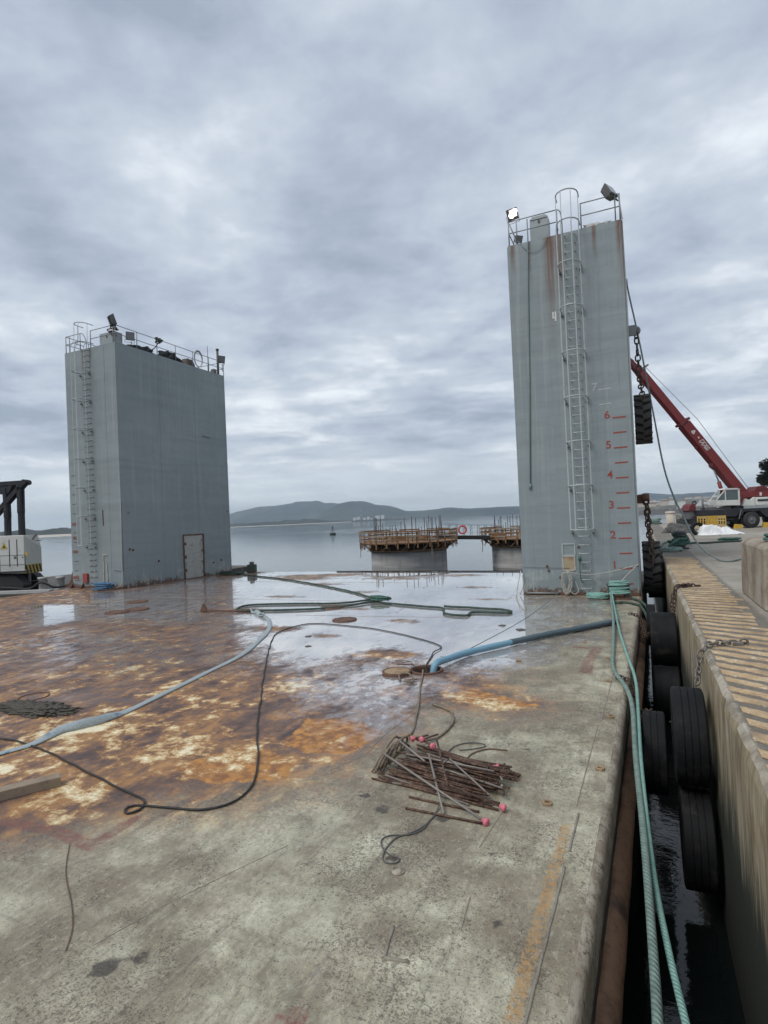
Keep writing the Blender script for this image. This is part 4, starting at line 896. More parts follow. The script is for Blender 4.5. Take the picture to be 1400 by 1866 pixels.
def tyre(c, D, W, label, lug=None, grooves=3, group=None, yaw=0.0, tilt=0.0):
    """old tyre hung with its axle across the gap"""
    e = empty('tyre', c, 0, label, 'tyre', group); e.rotation_euler = (0, tilt, yaw); R = D / 2
    prof = [(R * .56, -W * .30), (R * .62, -W * .44), (R * .80, -W * .5), (R * .93, -W * .495), (R * .985, -W * .465), (R * .998, -W * .43)]
    if grooves:
        for g in range(grooves):
            x = (-.5 + (g + 1) / (grooves + 1)) * W * .84; gw = .006; prof += [(R, x - gw), (R - .014, x - gw * .8), (R - .014, x + gw * .8), (R, x + gw)]
    else: prof += [(R * .985, -W * .2), (R * .99, 0), (R * .985, W * .2)]
    prof += [(R * .998, W * .43), (R * .985, W * .465), (R * .93, W * .495), (R * .80, W * .5), (R * .62, W * .44), (R * .56, W * .30)]
    MB().lathe(prof, (0, 0, 0), 'X', 72, sm=False).build('carcass', tyre_dark, e)
    if lug:
        mb = MB()
        for k in range(lug):
            for s in (-1, 1):
                a = 2 * PI * (k + (.5 if s > 0 else 0)) / lug
                m = Matrix.Rotation(a, 3, 'X') @ Matrix.Rotation(s * .28, 3, 'Z')
                cc = Matrix.Rotation(a, 3, 'X') @ Vector((s * W * .235, R * .995, 0)) if False else Matrix.Rotation(a, 3, 'X') @ Vector((s * W * .235, 0, R * .995))
                mm = Matrix.Rotation(a, 3, 'X') @ Matrix.Rotation(s * .28, 3, 'Z'); mb.box(cc, (W * .50, 2 * PI * R / lug * .62, R * .06), mat=mm)
        mb.build('tread', tread_m, e)
    MB().lathe([(R * .55, -W * .24), (R * .60, -W * .2), (R * .60, W * .2), (R * .55, W * .24)], (0, 0, 0), 'X', 32).build('inner_wall', black_m, e)
    return e
# on the right tower's outer wall
tyre((.23, 22.2, 6.05), 1.72, .54, 'big lugged tyre hung high on the right tower wall', 18, 0)
tp(MB().box((.03, 22.2, 9.28), (.28, .12, .36)).lathe([(.17, -.03), (.17, .03), (.07, .03), (.07, -.03)], (.13, 22.2, 9.25), 'Y', 16, closed_prof=True), 'chain_lug', steel)
chain([(.14, 22.2, 9.2), (.16, 22.2, 8.3), (.19, 22.0, 7.5), (.22, 21.6, 7.0), (.235, 21.32, 6.6)], .26, 'rusty chain holding the high tyre on the right tower')
tp(MB().box((0.0, 22, 3.2), (.3, .14, .3)).cyl((.08, 21.9, 3.25), (.3, 21.9, 3.25), .14, 12), 'chain_lug', rusty)
tyre((.27, 22.0, .78), 1.78, .56, 'big lugged tyre hung low beside the foot of the right tower', 18, 0)
tyre((.40, 23.6, .35), 1.7, .54, 'dark tyre tucked behind the low tyre at the tower foot', 18, 0)
chain([(.17, 21.9, 3.2), (.2, 21.6, 2.4), (.22, 21.3, 1.8), (.235, 21.12, 1.3), (.26, 21.08, .8)], .26, 'long rusty chain holding the low tyre at the right tower foot')
chain([(.20, 21.85, 3.2), (.25, 21.5, 2.3), (.29, 21.2, 1.6), (.32, 21.1, 1.1)], .24, 'second rusty chain beside the long one at the tower foot')
# in the gap
tyre((.355, 14.75, -.22), 1.24, .56, 'wide smooth tyre in the gap below the far quay chain', None, 0)
tyre((.36, 14.3, -1.35), 1.2, .54, 'wide dark tyre low in the gap beneath the far smooth tyre', None, 0)
tyre((.42, 7.95, .01), 1.16, .36, 'grooved tyre hung on the quay wall by the near chain', None, 3)
tyre((.44, 7.75, -1.15), 1.12, .34, 'grooved tyre in the dark just below the chained quay tyre', None, 3)
tyre((.03, 8.75, -.56), 1.10, .29, 'black tyre against the barge side, left of the grooved tyre', None, 2)
tyre((.12, 16.6, -.25), 1.1, .22, 'thin tyre standing by the barge edge below the right tower', None, 0)
chain([(1.20, 15.35, QZ + .03), (.98, 15.25, QZ + .04), (.75, 15.05, QZ + .06), (.66, 14.95, QZ - .02), (.62, 14.85, .6), (.60, 14.7, .42)], .13, 'dark chain over the quay edge holding the far smooth tyre', chain_m)
chain([(1.05, 15.5, QZ + .03), (.85, 15.2, QZ + .05), (.70, 15.12, QZ + .02), (.60, 15.05, .7), (.54, 14.9, .4)], .13, 'second dark chain lying beside it on the far quay edge')
chain([(1.22, 9.05, QZ + .03), (1.02, 9.0, QZ + .03), (.84, 8.86, QZ + .05), (.70, 8.72, QZ + .02), (.63, 8.66, QZ - .12), (.60, 8.5, .72), (.56, 8.25, .58)], .125, 'rusty chain across the ochre bars holding the grooved quay tyre', chain_l)
mb = MB(); mb.lathe([(.05, -.02), (.06, 0), (.05, .02), (.03, 0)], (1.2, 9.02, QZ + .05), 'Y', 12, closed_prof=True).box((1.12, 8.95, QZ + .03), (.12, .05, .04)); tag(mb.build('shackle', chain_l), 'worn steel shackle at the end of the near quay chain', 'shackle')
chain([(-.50, 10.3, .03), (-.40, 10.2, .05), (-.30, 10.05, .03), (-.24, 9.9, -.15), (-.16, 9.5, -.25), (-.06, 9.1, -.12), (0.0, 8.9, -.02)], .12, 'rusty chain from the barge deck to the black tyre')
chain([(-.42, 16.6, .03), (-.25, 16.4, .04), (-.14, 16.2, -.05), (-.08, 15.6, -.2), (-.02, 15.0, -.25), (.06, 14.6, -.05)], .13, 'dark chain over the barge edge near the green mooring rope')

# ================================================================== concrete caissons with timber formwork
wood = worn('formwork_timber', (.24, .135, .068), (.10, .06, .036), .85, 3, .6, fine=18, bump=.3)
wood_g = worn('grey_timber', (.27, .215, .155), (.15, .11, .08), .85, 3, .6, fine=18, bump=.3)
rebar_far = worn('dark_rebar', (.05, .042, .04), (.10, .06, .045), .7, 6, .5)
con = Mat('wet_cast_concrete', .85); cn = con.noise(con.map(con.pos, (.15, .15, 1.6)), 1.2, 6, .6, .3); cn2 = con.noise(con.map(con.pos, (2.5, 2.5, .4)), 1.0, 6, .65)
con.color(con.mix(con.math('MULTIPLY', con.step(cn2, .5, .7), .5), con.ramp(cn, [(.35, (.20, .20, .195)), (.5, (.29, .285, .275)), (.65, (.38, .37, .355))]), (.16, .15, .14))); con.bump(cn2, .2, .03); con = con.m
black_form = worn('black_form_panel', (.018, .017, .017), (.04, .035, .03), .8, 2, .5)
def caisson(c, z0, label, seed):
    R = random.Random(seed); e = empty('caisson', (c[0], c[1], WATER), 0, label, 'caisson'); z0 -= WATER; r, rp = 3.35, 4.28
    MB().lathe([(r, -1.5), (r, z0 + .02), (r - .3, z0 + .02)], (0, 0, 0), n=64).build('shaft', con, e)
    MB().lathe([(r + .05, z0 - .05), (r + .05, z0 + .62), (r - .2, z0 + .62)], (0, 0, 0), n=48).build('form_panel', black_form, e)
    MB().lathe([(r + .03, z0 - .06), (r + .16, z0 - .06), (r + .16, z0 + .06), (r + .03, z0 + .06)], (0, 0, 0), n=48, closed_prof=True).build('ring_beam', wood, e)
    MB().lathe([(rp, z0 + .64), (rp, z0 + .72), (0.2, z0 + .72), (.2, z0 + .64)], (0, 0, 0), n=30, sm=False).build('platform', wood, e)
    nb = 30; zp = z0 + .72
    br = MB().bar((r + .08, 0, 0), (r + .08, 0, .66), .09).bar((r + .08, 0, .05), (rp - .1, 0, .60), .07).bar((r + .05, 0, .60), (rp + .03, 0, .60), .08).mesh('bracket', wood)
    pm = MB().box((rp + .02, 0, .42), (.06, .11, 1.35)).mesh('post', wood)
    for k in range(nb):
        a = 2 * PI * k / nb + R.uniform(-.03, .03); put('bracket', br, e, (0, 0, z0 - .01), a); put('post', pm, e, (0, 0, zp - .2 + R.uniform(-.1, .08)), a + .05)
    seg = 2 * rp * math.sin(PI / nb) * 1.06
    rail = MB().box((rp + .07, 0, 0), (.035, seg, .13)).mesh('rail_board', wood); rail2 = MB().box((rp + .07, 0, 0), (.035, seg, .12)).mesh('rail_board', wood_g)
    for k in range(nb):
        for z in (.22, .55, .92):
            if R.random() < .06: continue
            o = put('rail_board', rail if R.random() < .65 else rail2, e, (0, 0, zp + z + R.uniform(-.02, .02)), 2 * PI * (k + .5) / nb + .05)
    brace = MB().bar((rp - .1, -.34, .02), (rp - .1, .36, .58), .05, .03).mesh('brace', wood)
    for k in range(0, nb, 2): put('brace', brace, e, (0, 0, z0 + .02), 2 * PI * k / nb)
    rb = MB().cyl((0, 0, 0), (0, 0, 1), .028, 5).mesh('starter_bar', rebar_far)
    for k in range(34):
        a = 2 * PI * k / 34 + R.uniform(-.06, .06); o = put('starter_bar', rb, e, ((r - .35) * math.cos(a), (r - .35) * math.sin(a), zp)); o.scale = (1, 1, R.choice((1.2, 1.45, 1.7, 2.0, 2.15)))
    for k in range(16):
        a = R.uniform(0, 2 * PI); q = R.uniform(.5, 3.2); MB().box((0, 0, 0), (R.uniform(.5, 1.6), R.uniform(.1, .5), R.uniform(.1, .45)), R.uniform(0, 3)).build('stacked_timber', wood if k % 3 else wood_g, e, (q * math.cos(a), q * math.sin(a), zp + .3))
    for k in range(5):
        a = -PI / 2 - .9 + k * .5; MB().bar((rp - .05, 0, -.0), (rp + .02, 0, -1.3 - .3 * (k % 2)), .07, .05).build('hanging_prop', wood_g, e, (0, 0, zp), a - .25) if k in (0, 4) else None
    return e
caisson((-18.9, 46.4), .18, 'round concrete caisson crowned with timber formwork, whole and nearer the left', 1)
ca2 = caisson((-9.8, 53.8), -.02, 'round concrete caisson with timber formwork, half hidden behind the right tower', 2)
# gangway between them, with lifebuoy
gA, gB = Vector((-16.0, 49.4, .98)), Vector((-12.4, 51.0, .80))
gw = empty('gangway', gA, 0, 'narrow black steel gangway bridging the two caissons', 'gangway')
d = gB - gA; nrm = Vector((-d.y, d.x, 0)).normalized() * .5
for s in (-1, 1):
    MB().bar(nrm * s - d * .25, d * 1.02 + nrm * s, .08, .32).build('girder', black_form, gw)
    MB().bar(nrm * s + Vector((0, 0, 1.15)) - d * .1, d + nrm * s + Vector((0, 0, 1.15)), .03).build('handrail', steel_d, gw)
    for k in range(7): MB().bar(d * k / 6 + nrm * s, d * k / 6 + nrm * s + Vector((0, 0, 1.18)), .035).build('stanchion', steel_d, gw)
MB().bar(-d * .2 + Vector((0, 0, .17)), d * 1.0 + Vector((0, 0, .17)), .95, .03).build('tread_plate', steel_d, gw)
ring = MB(); ring.lathe([(.34 + .07 * math.cos(a), .07 * math.sin(a)) for a in [2 * PI * k / 10 for k in range(10)]], (0, 0, 0), 'Y', 28, closed_prof=True)
lb = ring.build('lifebuoy', worn('lifebuoy_red', (.55, .05, .03), (.62, .3, .25), .5, 3, .3), None, gA + d * .28 - nrm * 1.12 + Vector((0, 0, .72)), .42)
tag(lb, 'red lifebuoy hung on the gangway rail between the caissons', 'lifebuoy')
# channel buoy
by = empty('channel_buoy', (-110, 192, WATER), 0, 'small dark channel buoy alone on the bay', 'buoy')
bm_ = worn('buoy_green', (.02, .035, .03), (.03, .03, .03), .7, 3, .4)
MB().lathe([(0, -.3), (1.1, -.3), (1.25, .25), (1.0, .65), (0, .7)], n=20).build('float', bm_, by)
mb = MB()
for k in range(4): a = k * PI / 2 + .4; mb.bar((.65 * math.cos(a), .65 * math.sin(a), .6), (.22 * math.cos(a), .22 * math.sin(a), 2.5), .09)
mb.lathe([(.32, 2.4), (.32, 2.55), (0, 2.55)], n=10); mb.build('tower', bm_, by)
MB().lathe([(.25, 2.55), (.25, 2.9), (.1, 3.15), (0, 3.2)], n=10).build('lantern', bm_, by)

# ================================================================== red mobile crane on the quay
craneO = empty('mobile_crane', (7.8, 52.5, QZ), .428, 'red and white mobile crane with raised boom parked on the quay', 'crane')
c_red = worn('crane_red', (.175, .019, .021), (.12, .022, .021), .5, 1.2, .5, fine=12, bump=.05)
c_red2 = worn('crane_dark_red', (.13, .016, .017), (.09, .018, .017), .5, 1.2, .5, fine=12, bump=.05)
c_white = worn('crane_white', (.66, .66, .62), (.42, .40, .35), .5, 2, .5, fine=16, bump=.05)
c_dark = worn('crane_chassis', (.020, .022, .028), (.06, .055, .05), .65, 2, .5, fine=16)
c_grey = worn('crane_grey', (.14, .14, .145), (.08, .07, .06), .6, 3, .5)
glass = Mat('cab_glass', .06); glass.color((.10, .13, .13)); glass = glass.m
hub_m = worn('wheel_hub', (.16, .16, .16), (.08, .07, .06), .6, 5, .5)
def cp(mb, name, mat, parent=None, bevel=0.0): return mb.build(name, mat, parent or craneO, bevel=bevel)
U = lambda u, v, d_: (u, d_, v)
boom = cp(MB().prism([(-.22, 2.79), (.62, 2.86), (-3.84, 8.89), (-4.43, 8.38)], .85, 1.65, U), 'boom', c_red, bevel=.03)
MB().prism([(-4.33, 8.36), (-3.93, 8.74), (-7.28, 13.24), (-7.74, 12.9)], .95, 1.55, U).build('boom_extension', c_red, boom)
MB().prism([(-4.55, 8.42), (-3.80, 9.0), (-3.9, 9.15), (-4.65, 8.58)], .82, 1.68, U).build('boom_collar', c_red2, boom)
MB().prism([(-7.62, 12.72), (-7.18, 13.05), (-7.8, 13.65), (-8.3, 14.2), (-8.42, 14.0), (-8.1, 13.4)], 1.0, 1.5, U).build('boom_head', c_red2, boom)
MB().prism([(-7.4, 13.15), (-6.9, 13.5), (-6.95, 13.62), (-7.45, 13.35)], .9, 1.6, U).lathe([(.28, -.1), (.28, .1), (.1, .1), (.1, -.1)], (-8.2, 1.25, 13.85), 'Y', 16, closed_prof=True).build('sheave', c_grey, boom)
MB().prism([(-1.75, 4.78), (-2.12, 5.08), (-2.13, 5.43), (-1.95, 5.5), (-1.3, 4.6)], .95, 1.55, U).build('cylinder_lug', c_red2, boom)
MB().prism([(-3.3, 6.72), (-3.42, 6.62), (-3.3, 6.5)], .95, 1.2, U).build('cable_guide', c_red2, boom)
MB().tube([(.9, 1.25, 3.1), (-3.0, 1.25, 9.0), (-7.2, 1.25, 13.65)], .02, 5).build('hoist_rope', steel_d, boom)
# maker's lettering in outline, as painted on the boom
bdir = Vector((-4.13 - .2, 0, 8.62 - 2.84)).normalized(); bu = Vector((-bdir.x, 0, -bdir.z)); bn = Vector((-bu.z, 0, bu.x))  # reading direction runs down the boom
def ribbon(mb, pts, w, O):
    for a, b in zip(pts[:-1], pts[1:]):
        A = O + bu * a[0] + bn * a[1]; B = O + bu * b[0] + bn * b[1]; mb.bar(A, B, .006, w, (0, 1, 0) if False else tuple((B - A).normalized().cross(Vector((0, 1, 0)))))
letters = {'P': [(0, 0), (.05, .34), (.24, .34), (.28, .26), (.24, .12), (.14, .12), (.12, 0), (0, 0)], 'M': [(0, 0), (.05, .34), (.14, .34), (.18, .2), (.27, .34), (.37, .34), (.32, 0), (.22, 0), (.24, .16), (.15, .04), (.12, .16), (.1, 0), (0, 0)]}
for i, (ch, off) in enumerate((('P', 0), ('P', .30), ('M', .60))):
    mb = MB(); ribbon(mb, [(x + off, y - .17) for x, y in letters[ch]], .045, Vector((-3.05, .835, 7.22)))
    mb.build('lettering', c_white, boom)
mb = MB(); ribbon(mb, [(0, -.1), (.12, .16), (.26, -.1), (0, -.1)], .09, Vector((-3.68, .835, 8.02))); mb.build('emblem', c_white, boom)
mb = MB(); ribbon(mb, [(0, 0), (.14, 0)], .1, Vector((-3.25, .835, 7.50))); mb.build('emblem', c_white, boom)
cp(MB().cyl((-1.89, 1.25, 4.80), (-1.5, 1.25, 3.76), .06, 10), 'cylinder_rod', steel); cp(MB().cyl((-1.53, 1.25, 3.82), (-1.22, 1.25, 2.6), .15, 12), 'lift_cylinder', c_red)
cab = cp(MB().prism([(-2.57, 2.27), (-2.49, 1.88), (-.66, 1.83), (-.66, 2.26), (-1.80, 2.28)], 0, 1.0, U), 'cab', c_white, bevel=.015)
for pts, w in (([(-2.55, 2.28), (-1.83, 3.06)], .06), ([(-1.80, 2.28), (-1.80, 3.12)], .07), ([(-.72, 2.26), (-.72, 3.14)], .12), ([(-1.83, 3.14), (-.66, 3.14)], .12)):
    for dd in (.03, .97): MB().bar((pts[0][0], dd, pts[0][1]), (pts[1][0], dd, pts[1][1]), .06, w, (0, 0, 1) if w != .12 or pts[0][0] != pts[1][0] else (1, 0, 0)).build('cab_pillar', c_white, cab)
MB().prism([(-1.86, 3.12), (-.64, 3.10), (-.64, 3.20), (-1.75, 3.23)], -.02, 1.02, U).build('cab_roof', c_white, cab)
MB().prism([(-2.5, 2.3), (-1.84, 3.0), (-1.84, 2.3)], .03, .035, U).build('window', glass, cab); MB().prism([(-1.74, 2.29), (-1.74, 3.08), (-.80, 3.06), (-.80, 2.27)], .03, .035, U).build('window', glass, cab)
MB().prism([(-1.25, 2.26), (-.8, 2.26), (-.8, 2.9), (-1.05, 2.95), (-1.2, 2.6)], .4, .8, U).build('seat', c_dark, cab); MB().box((-.68, .0, 3.22), (.2, .14, .1)).build('work_lamp', c_dark, cab)
cp(MB().prism([(-.66, 2.80), (-.66, 1.84), (-.30, 1.82), (-.05, 2.38), (.72, 2.46), (3.2, 2.42), (3.2, 2.92), (.62, 2.90), (-.2, 2.82)], .5, 2.0, U), 'superstructure', c_red, bevel=.02)
cp(MB().prism([(.9, 2.9), (1.15, 3.28), (1.8, 3.32), (2.4, 2.92)], .7, 1.8, U), 'winch_cover', c_red2, bevel=.03)
cp(MB().prism([(-.28, 1.78), (.0, 2.34), (.40, 2.18), (.70, 2.44), (.70, 1.76)], .3, 2.2, U), 'engine_cover', c_white); cp(MB().prism([(.74, 1.76), (3.4, 1.76), (3.4, 2.40), (.74, 2.40)], .2, 2.3, U), 'counterweight', c_white, bevel=.03)
cp(MB().box((2.0, .19, 2.16), (2.3, .03, .16)), 'vent_slot', c_dark); cp(MB().box((1.28, .44, 2.66), (.16, .03, .26)), 'notice_plate', c_white)
cp(MB().lathe([(.75, 1.56), (.75, 1.84), (0, 1.84)], (-.5, 1.25, 0), n=24), 'turntable', c_dark)
cp(MB().prism([(-3.95, 1.58), (-.57, 1.54), (5.5, 1.54), (5.5, .85), (1.5, .8), (.95, 1.28), (-.58, 1.26), (-.95, .95), (-3.95, 1.05)], .15, 2.45, U), 'chassis', c_dark, bevel=.02)
cp(MB().prism([(-.72, 1.0), (-.5, 1.42), (.9, 1.42), (1.2, 1.0), (1.1, 1.0), (.85, 1.34), (-.45, 1.34), (-.62, 1.0)], -.05, 2.6, U), 'mudguard', c_dark)
cp(MB().prism([(-3.9, .92), (-1.0, .82), (-1.0, .70), (-3.9, .78)], .3, 2.3, U), 'outrigger_beam', c_dark); cp(MB().bar((-.62, -.02, 1.5), (-.85, -.02, .75), .04), 'ladder_rail', steel); cp(MB().prism([(-3.2, .7), (-1.2, .6), (-1.2, .36), (-3.2, .42)], .6, 2.0, U), 'axle_case', c_grey)
def wheel(u, d0):
    w = cp(MB().lathe([(.34, 0), (.40, .02), (.60, .0), (.655, .06), (.66, .25), (.655, .44), (.60, .5), (.34, .48)], (u, d0, .655), 'Y', 36), 'wheel', black_m)
    MB().lathe([(.36, .05), (.33, .03), (.22, .10), (.12, .07), (.1, .02), (0, .02)], (u, d0, .655), 'Y', 28).build('rim', hub_m, w)
    mb = MB()
    for k in range(10): mb.cyl((u + .17 * math.cos(k * PI / 5), d0 + .09, .655 + .17 * math.sin(k * PI / 5)), (u + .17 * math.cos(k * PI / 5), d0 + .04, .655 + .17 * math.sin(k * PI / 5)), .018, 6)
    mb.build('wheel_nut', steel, w)
wheel(.18, -.05); wheel(.18, 2.05); wheel(3.3, -.05); wheel(3.3, 2.05)
cp(MB().prism([(-4.6, 1.55), (-4.4, 2.0), (-4.15, 2.16), (-3.92, 2.05), (-3.86, 1.7), (-4.05, 1.5)], .5, 1.6, U), 'hook_block', c_red2, bevel=.04)
cp(MB().prism([(-4.45, 1.52), (-4.0, 1.52), (-4.02, .9), (-4.38, .85)], .6, 1.5, U), 'front_plate', c_grey); cp(MB().prism([(-4.42, .9), (-3.8, 1.3), (-3.8, .35), (-4.3, .35)], .4, 2.2, U), 'front_bumper', c_dark)
cp(MB().lathe([(.16, -.1), (.2, 0), (.16, .1), (.08, 0)], (-3.8, .9, 2.16), 'Y', 14, closed_prof=True), 'hook', c_dark); cp(MB().lathe([(.14, -.08), (.2, 0), (.14, .08)], (-4.62, .7, .75), 'Y', 12), 'tow_drum', c_dark); cp(MB().cyl((-3.36, .5, 1.5), (-3.36, .5, 2.42), .08, 8), 'exhaust_pipe', c_grey)
for (u, w, h) in ((-2.75, .9, .18), (-2.0, .6, .12), (-1.4, .5, .2)): cp(MB().box((u, .8, 1.58 + h / 2), (w, .7, h)), 'deck_gear', c_grey)
# yellow parts by the crane
yel = worn('yellow_plastic', (.58, .36, .045), (.38, .25, .06), .55, 4, .5)
def barrier(loc, rz, W, H, label):
    e = empty('barrier', loc, rz, label, 'barrier'); MB().box((0, 0, H - .04), (W, .07, .09), 0).build('top_rail', yel, e, bevel=.01); MB().box((0, 0, .2), (W, .07, .10)).build('bottom_rail', yel, e, bevel=.01)
    n = 8
    for k in range(n): MB().box((-W / 2 + .04 + (W - .08) * k / (n - 1), 0, H / 2 + .05), (.07, .05, H - .25)).build('upright', yel, e)
    for s in (-1, 1): MB().prism([(-.25, 0), (.25, 0), (.05, .12), (-.05, .12)], -.05, .05, lambda u, v, d_: (s * W * .36 + d_, u, v)).build('foot', yel, e)
barrier((4.55, 48.9, QZ), .45, 1.55, 1.12, 'yellow crowd barrier standing left in front of the crane'); barrier((5.25, 49.8, QZ), .12, 1.3, 1.1, 'yellow crowd barrier standing behind the white tarpaulin, further right')
tag(MB().prism([(-.3, 0), (.3, 0), (.22, .32), (-.2, .36)], 0, .3, lambda u, v, d_: (u, d_, v)).build('wheel_chock', yel, None, (7.0, 51.9, QZ), .43), 'yellow wedge chock left of the crane wheel', 'chock'); tag(MB().prism([(-.5, 0), (.6, 0), (.5, .34), (-.4, .4)], 0, .4, lambda u, v, d_: (u, d_, v)).build('wheel_chock', yel, None, (9.3, 53.0, QZ), .43), 'yellow block right of the crane wheel', 'chock')
# white tarpaulin, tyre, nets, bollard and ropes on the quay
def tarp():
    bm = bmesh.new(); bmesh.ops.create_grid(bm, x_segments=70, y_segments=40, size=1)
    for v in bm.verts:
        x, y = v.co.x, v.co.y; h = .42 / (1 + math.exp((x - .05) * 7)) / (1 + math.exp(-(x + .86) * 22)) + .20 * math.exp(-((x - .45) / .45) ** 2); h *= math.exp(-(y / .7) ** 6)
        p = Vector((x * 2.4, y * 2.0, 3)); f = mnoise.noise(p * .8); r_ = abs(mnoise.noise(Vector((x * 3.0 + y * 1.6, y * 1.2, 9)))) + .4 * abs(mnoise.noise(Vector((x * 5 - y * 3, y * 3, 2))))
        v.co = Vector((x * 1.4 + .12 * f, y * .75 + .12 * mnoise.noise(p + Vector((4, 4, 4))), max(.012, h * (1 + .55 * f) + .48 * (r_ - .25) * min(1, h * 2.5 + .2))))
    me = bpy.data.meshes.new('tarpaulin'); bm.to_mesh(me); bm.free(); smooth(me); me.materials.append(worn('white_tarpaulin', (.74, .74, .73), (.55, .54, .52), .6, 3, .3)); return me
tag(put('tarpaulin', tarp(), None, (4.55, 42.6, QZ), .36), 'crumpled white tarpaulin thrown on the quay', 'tarpaulin')
e = tyre((3.35, 42.4, QZ + .42), .85, .3, 'small black tyre leaning at the left end of the tarpaulin', None, 2); e.rotation_euler = (0, 0, PI / 2 + .4)
netg = Mat('grey_net', .92); ng = netg.noise(netg.pos, 12, 5, .7); netg.color(netg.mix(netg.step(ng, .42, .6), (.06, .058, .056), (.15, .145, .14))); netg.bump(ng, .9, .06); netg = netg.m
me = heap((2.5, 47.2, QZ), (2.2, 1.6, .62), 3.3, 4, .3, 1.6); me.materials.append(netg); tag(put('net_heap', me), 'low grey heap of netting on the quay in front of the crane hook', 'net')
me = heap((2.9, 49.2, QZ), (1.0, .8, .75), 5.5, 4, .3, 1.6); me.materials.append(net_m); tag(put('net_heap', me), 'small dark bundle behind the grey net heap on the quay', 'bundle')
mint = rope_mat('mint_rope', (.26, .46, .40), (.18, .36, .31)); mint_d = rope_mat('dirty_mint_rope', (.21, .30, .26), (.14, .20, .175)); grn = rope_mat('green_rope', (.04, .115, .085), (.10, .20, .16)); greyrope = rope_mat('grey_green_rope', (.23, .28, .265), (.16, .20, .19))
whiterope = rope_mat('white_rope', (.66, .64, .58), (.50, .48, .42)); tanrope = rope_mat('tan_rope', (.30, .24, .17), (.19, .15, .11)); bluerope = rope_mat('blue_rope', (.055, .15, .27), (.10, .22, .34))
bol = empty('quay_bollard', (1.55, 29.2, QZ), 0, 'iron bollard on the quay buried in green rope', 'bollard'); MB().lathe([(.28, 0), (.24, .1), (.2, .5), (.3, .62), (.32, .72), (.2, .8), (0, .82)], n=20).build('post', c_dark, bol); MB().box((0, 0, .02), (.75, .75, .04)).build('base_plate', c_dark, bol)
for k, (rr_, tu, ri, mt, lab) in enumerate(((.33, 7, .62, grn_dk, 'dark green mooring rope wound round the quay bollard'), (.42, 4, .3, grn, 'brighter green rope slung round the foot of the quay bollard'))):
    tag(MB().tube(spline(coil_pts((1.55, 29.2, QZ + .08 + .08 * k), rr_, rr_ * .9, tu, ri, .09, 31 + k), .08), .045, 6).build('mooring_rope', mt), lab, 'rope')
rope('mooring_rope', [(1.6, 29.0, QZ + .5), (1.2, 28.2, QZ + .3), (.95, 28.6, QZ + .05), (.85, 30.5, QZ + .05), (1.0, 33, QZ + .05), (1.6, 35.8, QZ + .05)], .04, grn, 'green rope running off the bollard towards the far quay edge')
rope('mooring_rope', [(1.7, 29.0, QZ + .4), (2.0, 30.5, QZ + .2), (2.3, 32.8, QZ + .05), (2.9, 32.6, QZ + .05), (3.5, 33.1, QZ + .05), (4.3, 33.6, QZ + .05), (5.2, 34.2, QZ + .05), (6.2, 34.1, QZ + .05)], .05, grn_dk, 'dark green rope stretched along the quay towards the concrete block')
tag(MB().tube(spline(coil_pts((1.1, 27.6, QZ + .05), .42, .8, 4, .08, .22, 44), .1), .04, 6).build('rope_heap', mint_d), 'loose pale green rope heap at the quay edge before the bollard', 'rope'); tag(MB().tube(spline(coil_pts((4.2, 34.5, QZ + .05), .5, .5, 3, .1, .2, 47), .1), .04, 6).build('rope_heap', grn), 'green rope loops lying along the rope beyond the concrete block', 'rope')
rope('mooring_line', [(-.08, 25.6, 12.45), (-.05, 25.3, 11.84), (.26, 25.0, 9.66), (.62, 24.5, 6.64), (.88, 24.0, 4.43), (1.15, 23.7, 3.25), (1.41, 23.4, 2.52), (1.66, 23.1, 1.82), (1.92, 22.8, 1.34), (2.37, 22.4, QZ + .05), (2.63, 21.94, QZ + .04), (3.06, 22.78, QZ + .04), (3.6, 23.6, QZ + .04)], .032, greyrope, 'long grey green line falling from the right tower top to the quay', step=.12)
# concrete block, railing, pillar, tree
blk = Mat('cast_block', .9); k1 = blk.noise(blk.pos, 1.4, 6, .65, .4); k2 = blk.noise(blk.map(blk.pos, (1.6, 1.6, .7)), 1.2, 6, .68); k3 = blk.noise(blk.pos, 30, 4, .65)
blk.color(blk.mix(blk.math('MULTIPLY', blk.step(k3, .5, .7), .3), blk.mix(blk.step(k2, .48, .66), blk.ramp(k1, [(.35, (.20, .155, .11)), (.5, (.31, .26, .20)), (.66, (.40, .355, .29))]), (.16, .125, .095)), (.1, .08, .06))); blk.bump(k3, .4, .02); blk = blk.m
bb = MB().prism([(1.93, QZ), (3.3, QZ), (3.3, 2.02), (3.1, 2.12), (2.1, 2.14), (1.95, 2.06)], 11.88, 14.4, lambda u, v, d_: (u, d_, v)).build('concrete_block', blk, bevel=.03); tag(bb, 'weathered concrete block standing at the right edge of the quay', 'block')
tag(MB().tube(spline(coil_pts((2.25, 12.6, 2.17), .16, .2, 4, .1, .06, 51), .05), .03, 6).build('rope_coil', grn), 'green rope coil lying on top of the concrete block', 'rope')
rl = empty('quay_railing', (2.5, 75.5, QZ), 0, 'thin grey railing along the far end of the quay', 'railing')
for k in range(7): MB().cyl((-2 + k * 1.3, 0, 0), (-2 + k * 1.3, 0, 1.05), .03, 6).build('post', steel, rl)
for z in (.55, 1.03): MB().tube([(-2.1, 0, z), (6.2, 0, z)], .025, 6).build('rail', steel, rl)
pl = empty('light_pillar', (3.15, 74.2, QZ), 0, 'short pale concrete pillar at the far quay railing', 'pillar'); MB().lathe([(.48, 0), (.48, 1.2), (.0, 1.2)], n=20).build('shaft', cream_wall, pl); MB().lathe([(.55, 1.2), (.55, 1.42), (0, 1.45)], n=20).build('cap', cream_wall, pl)
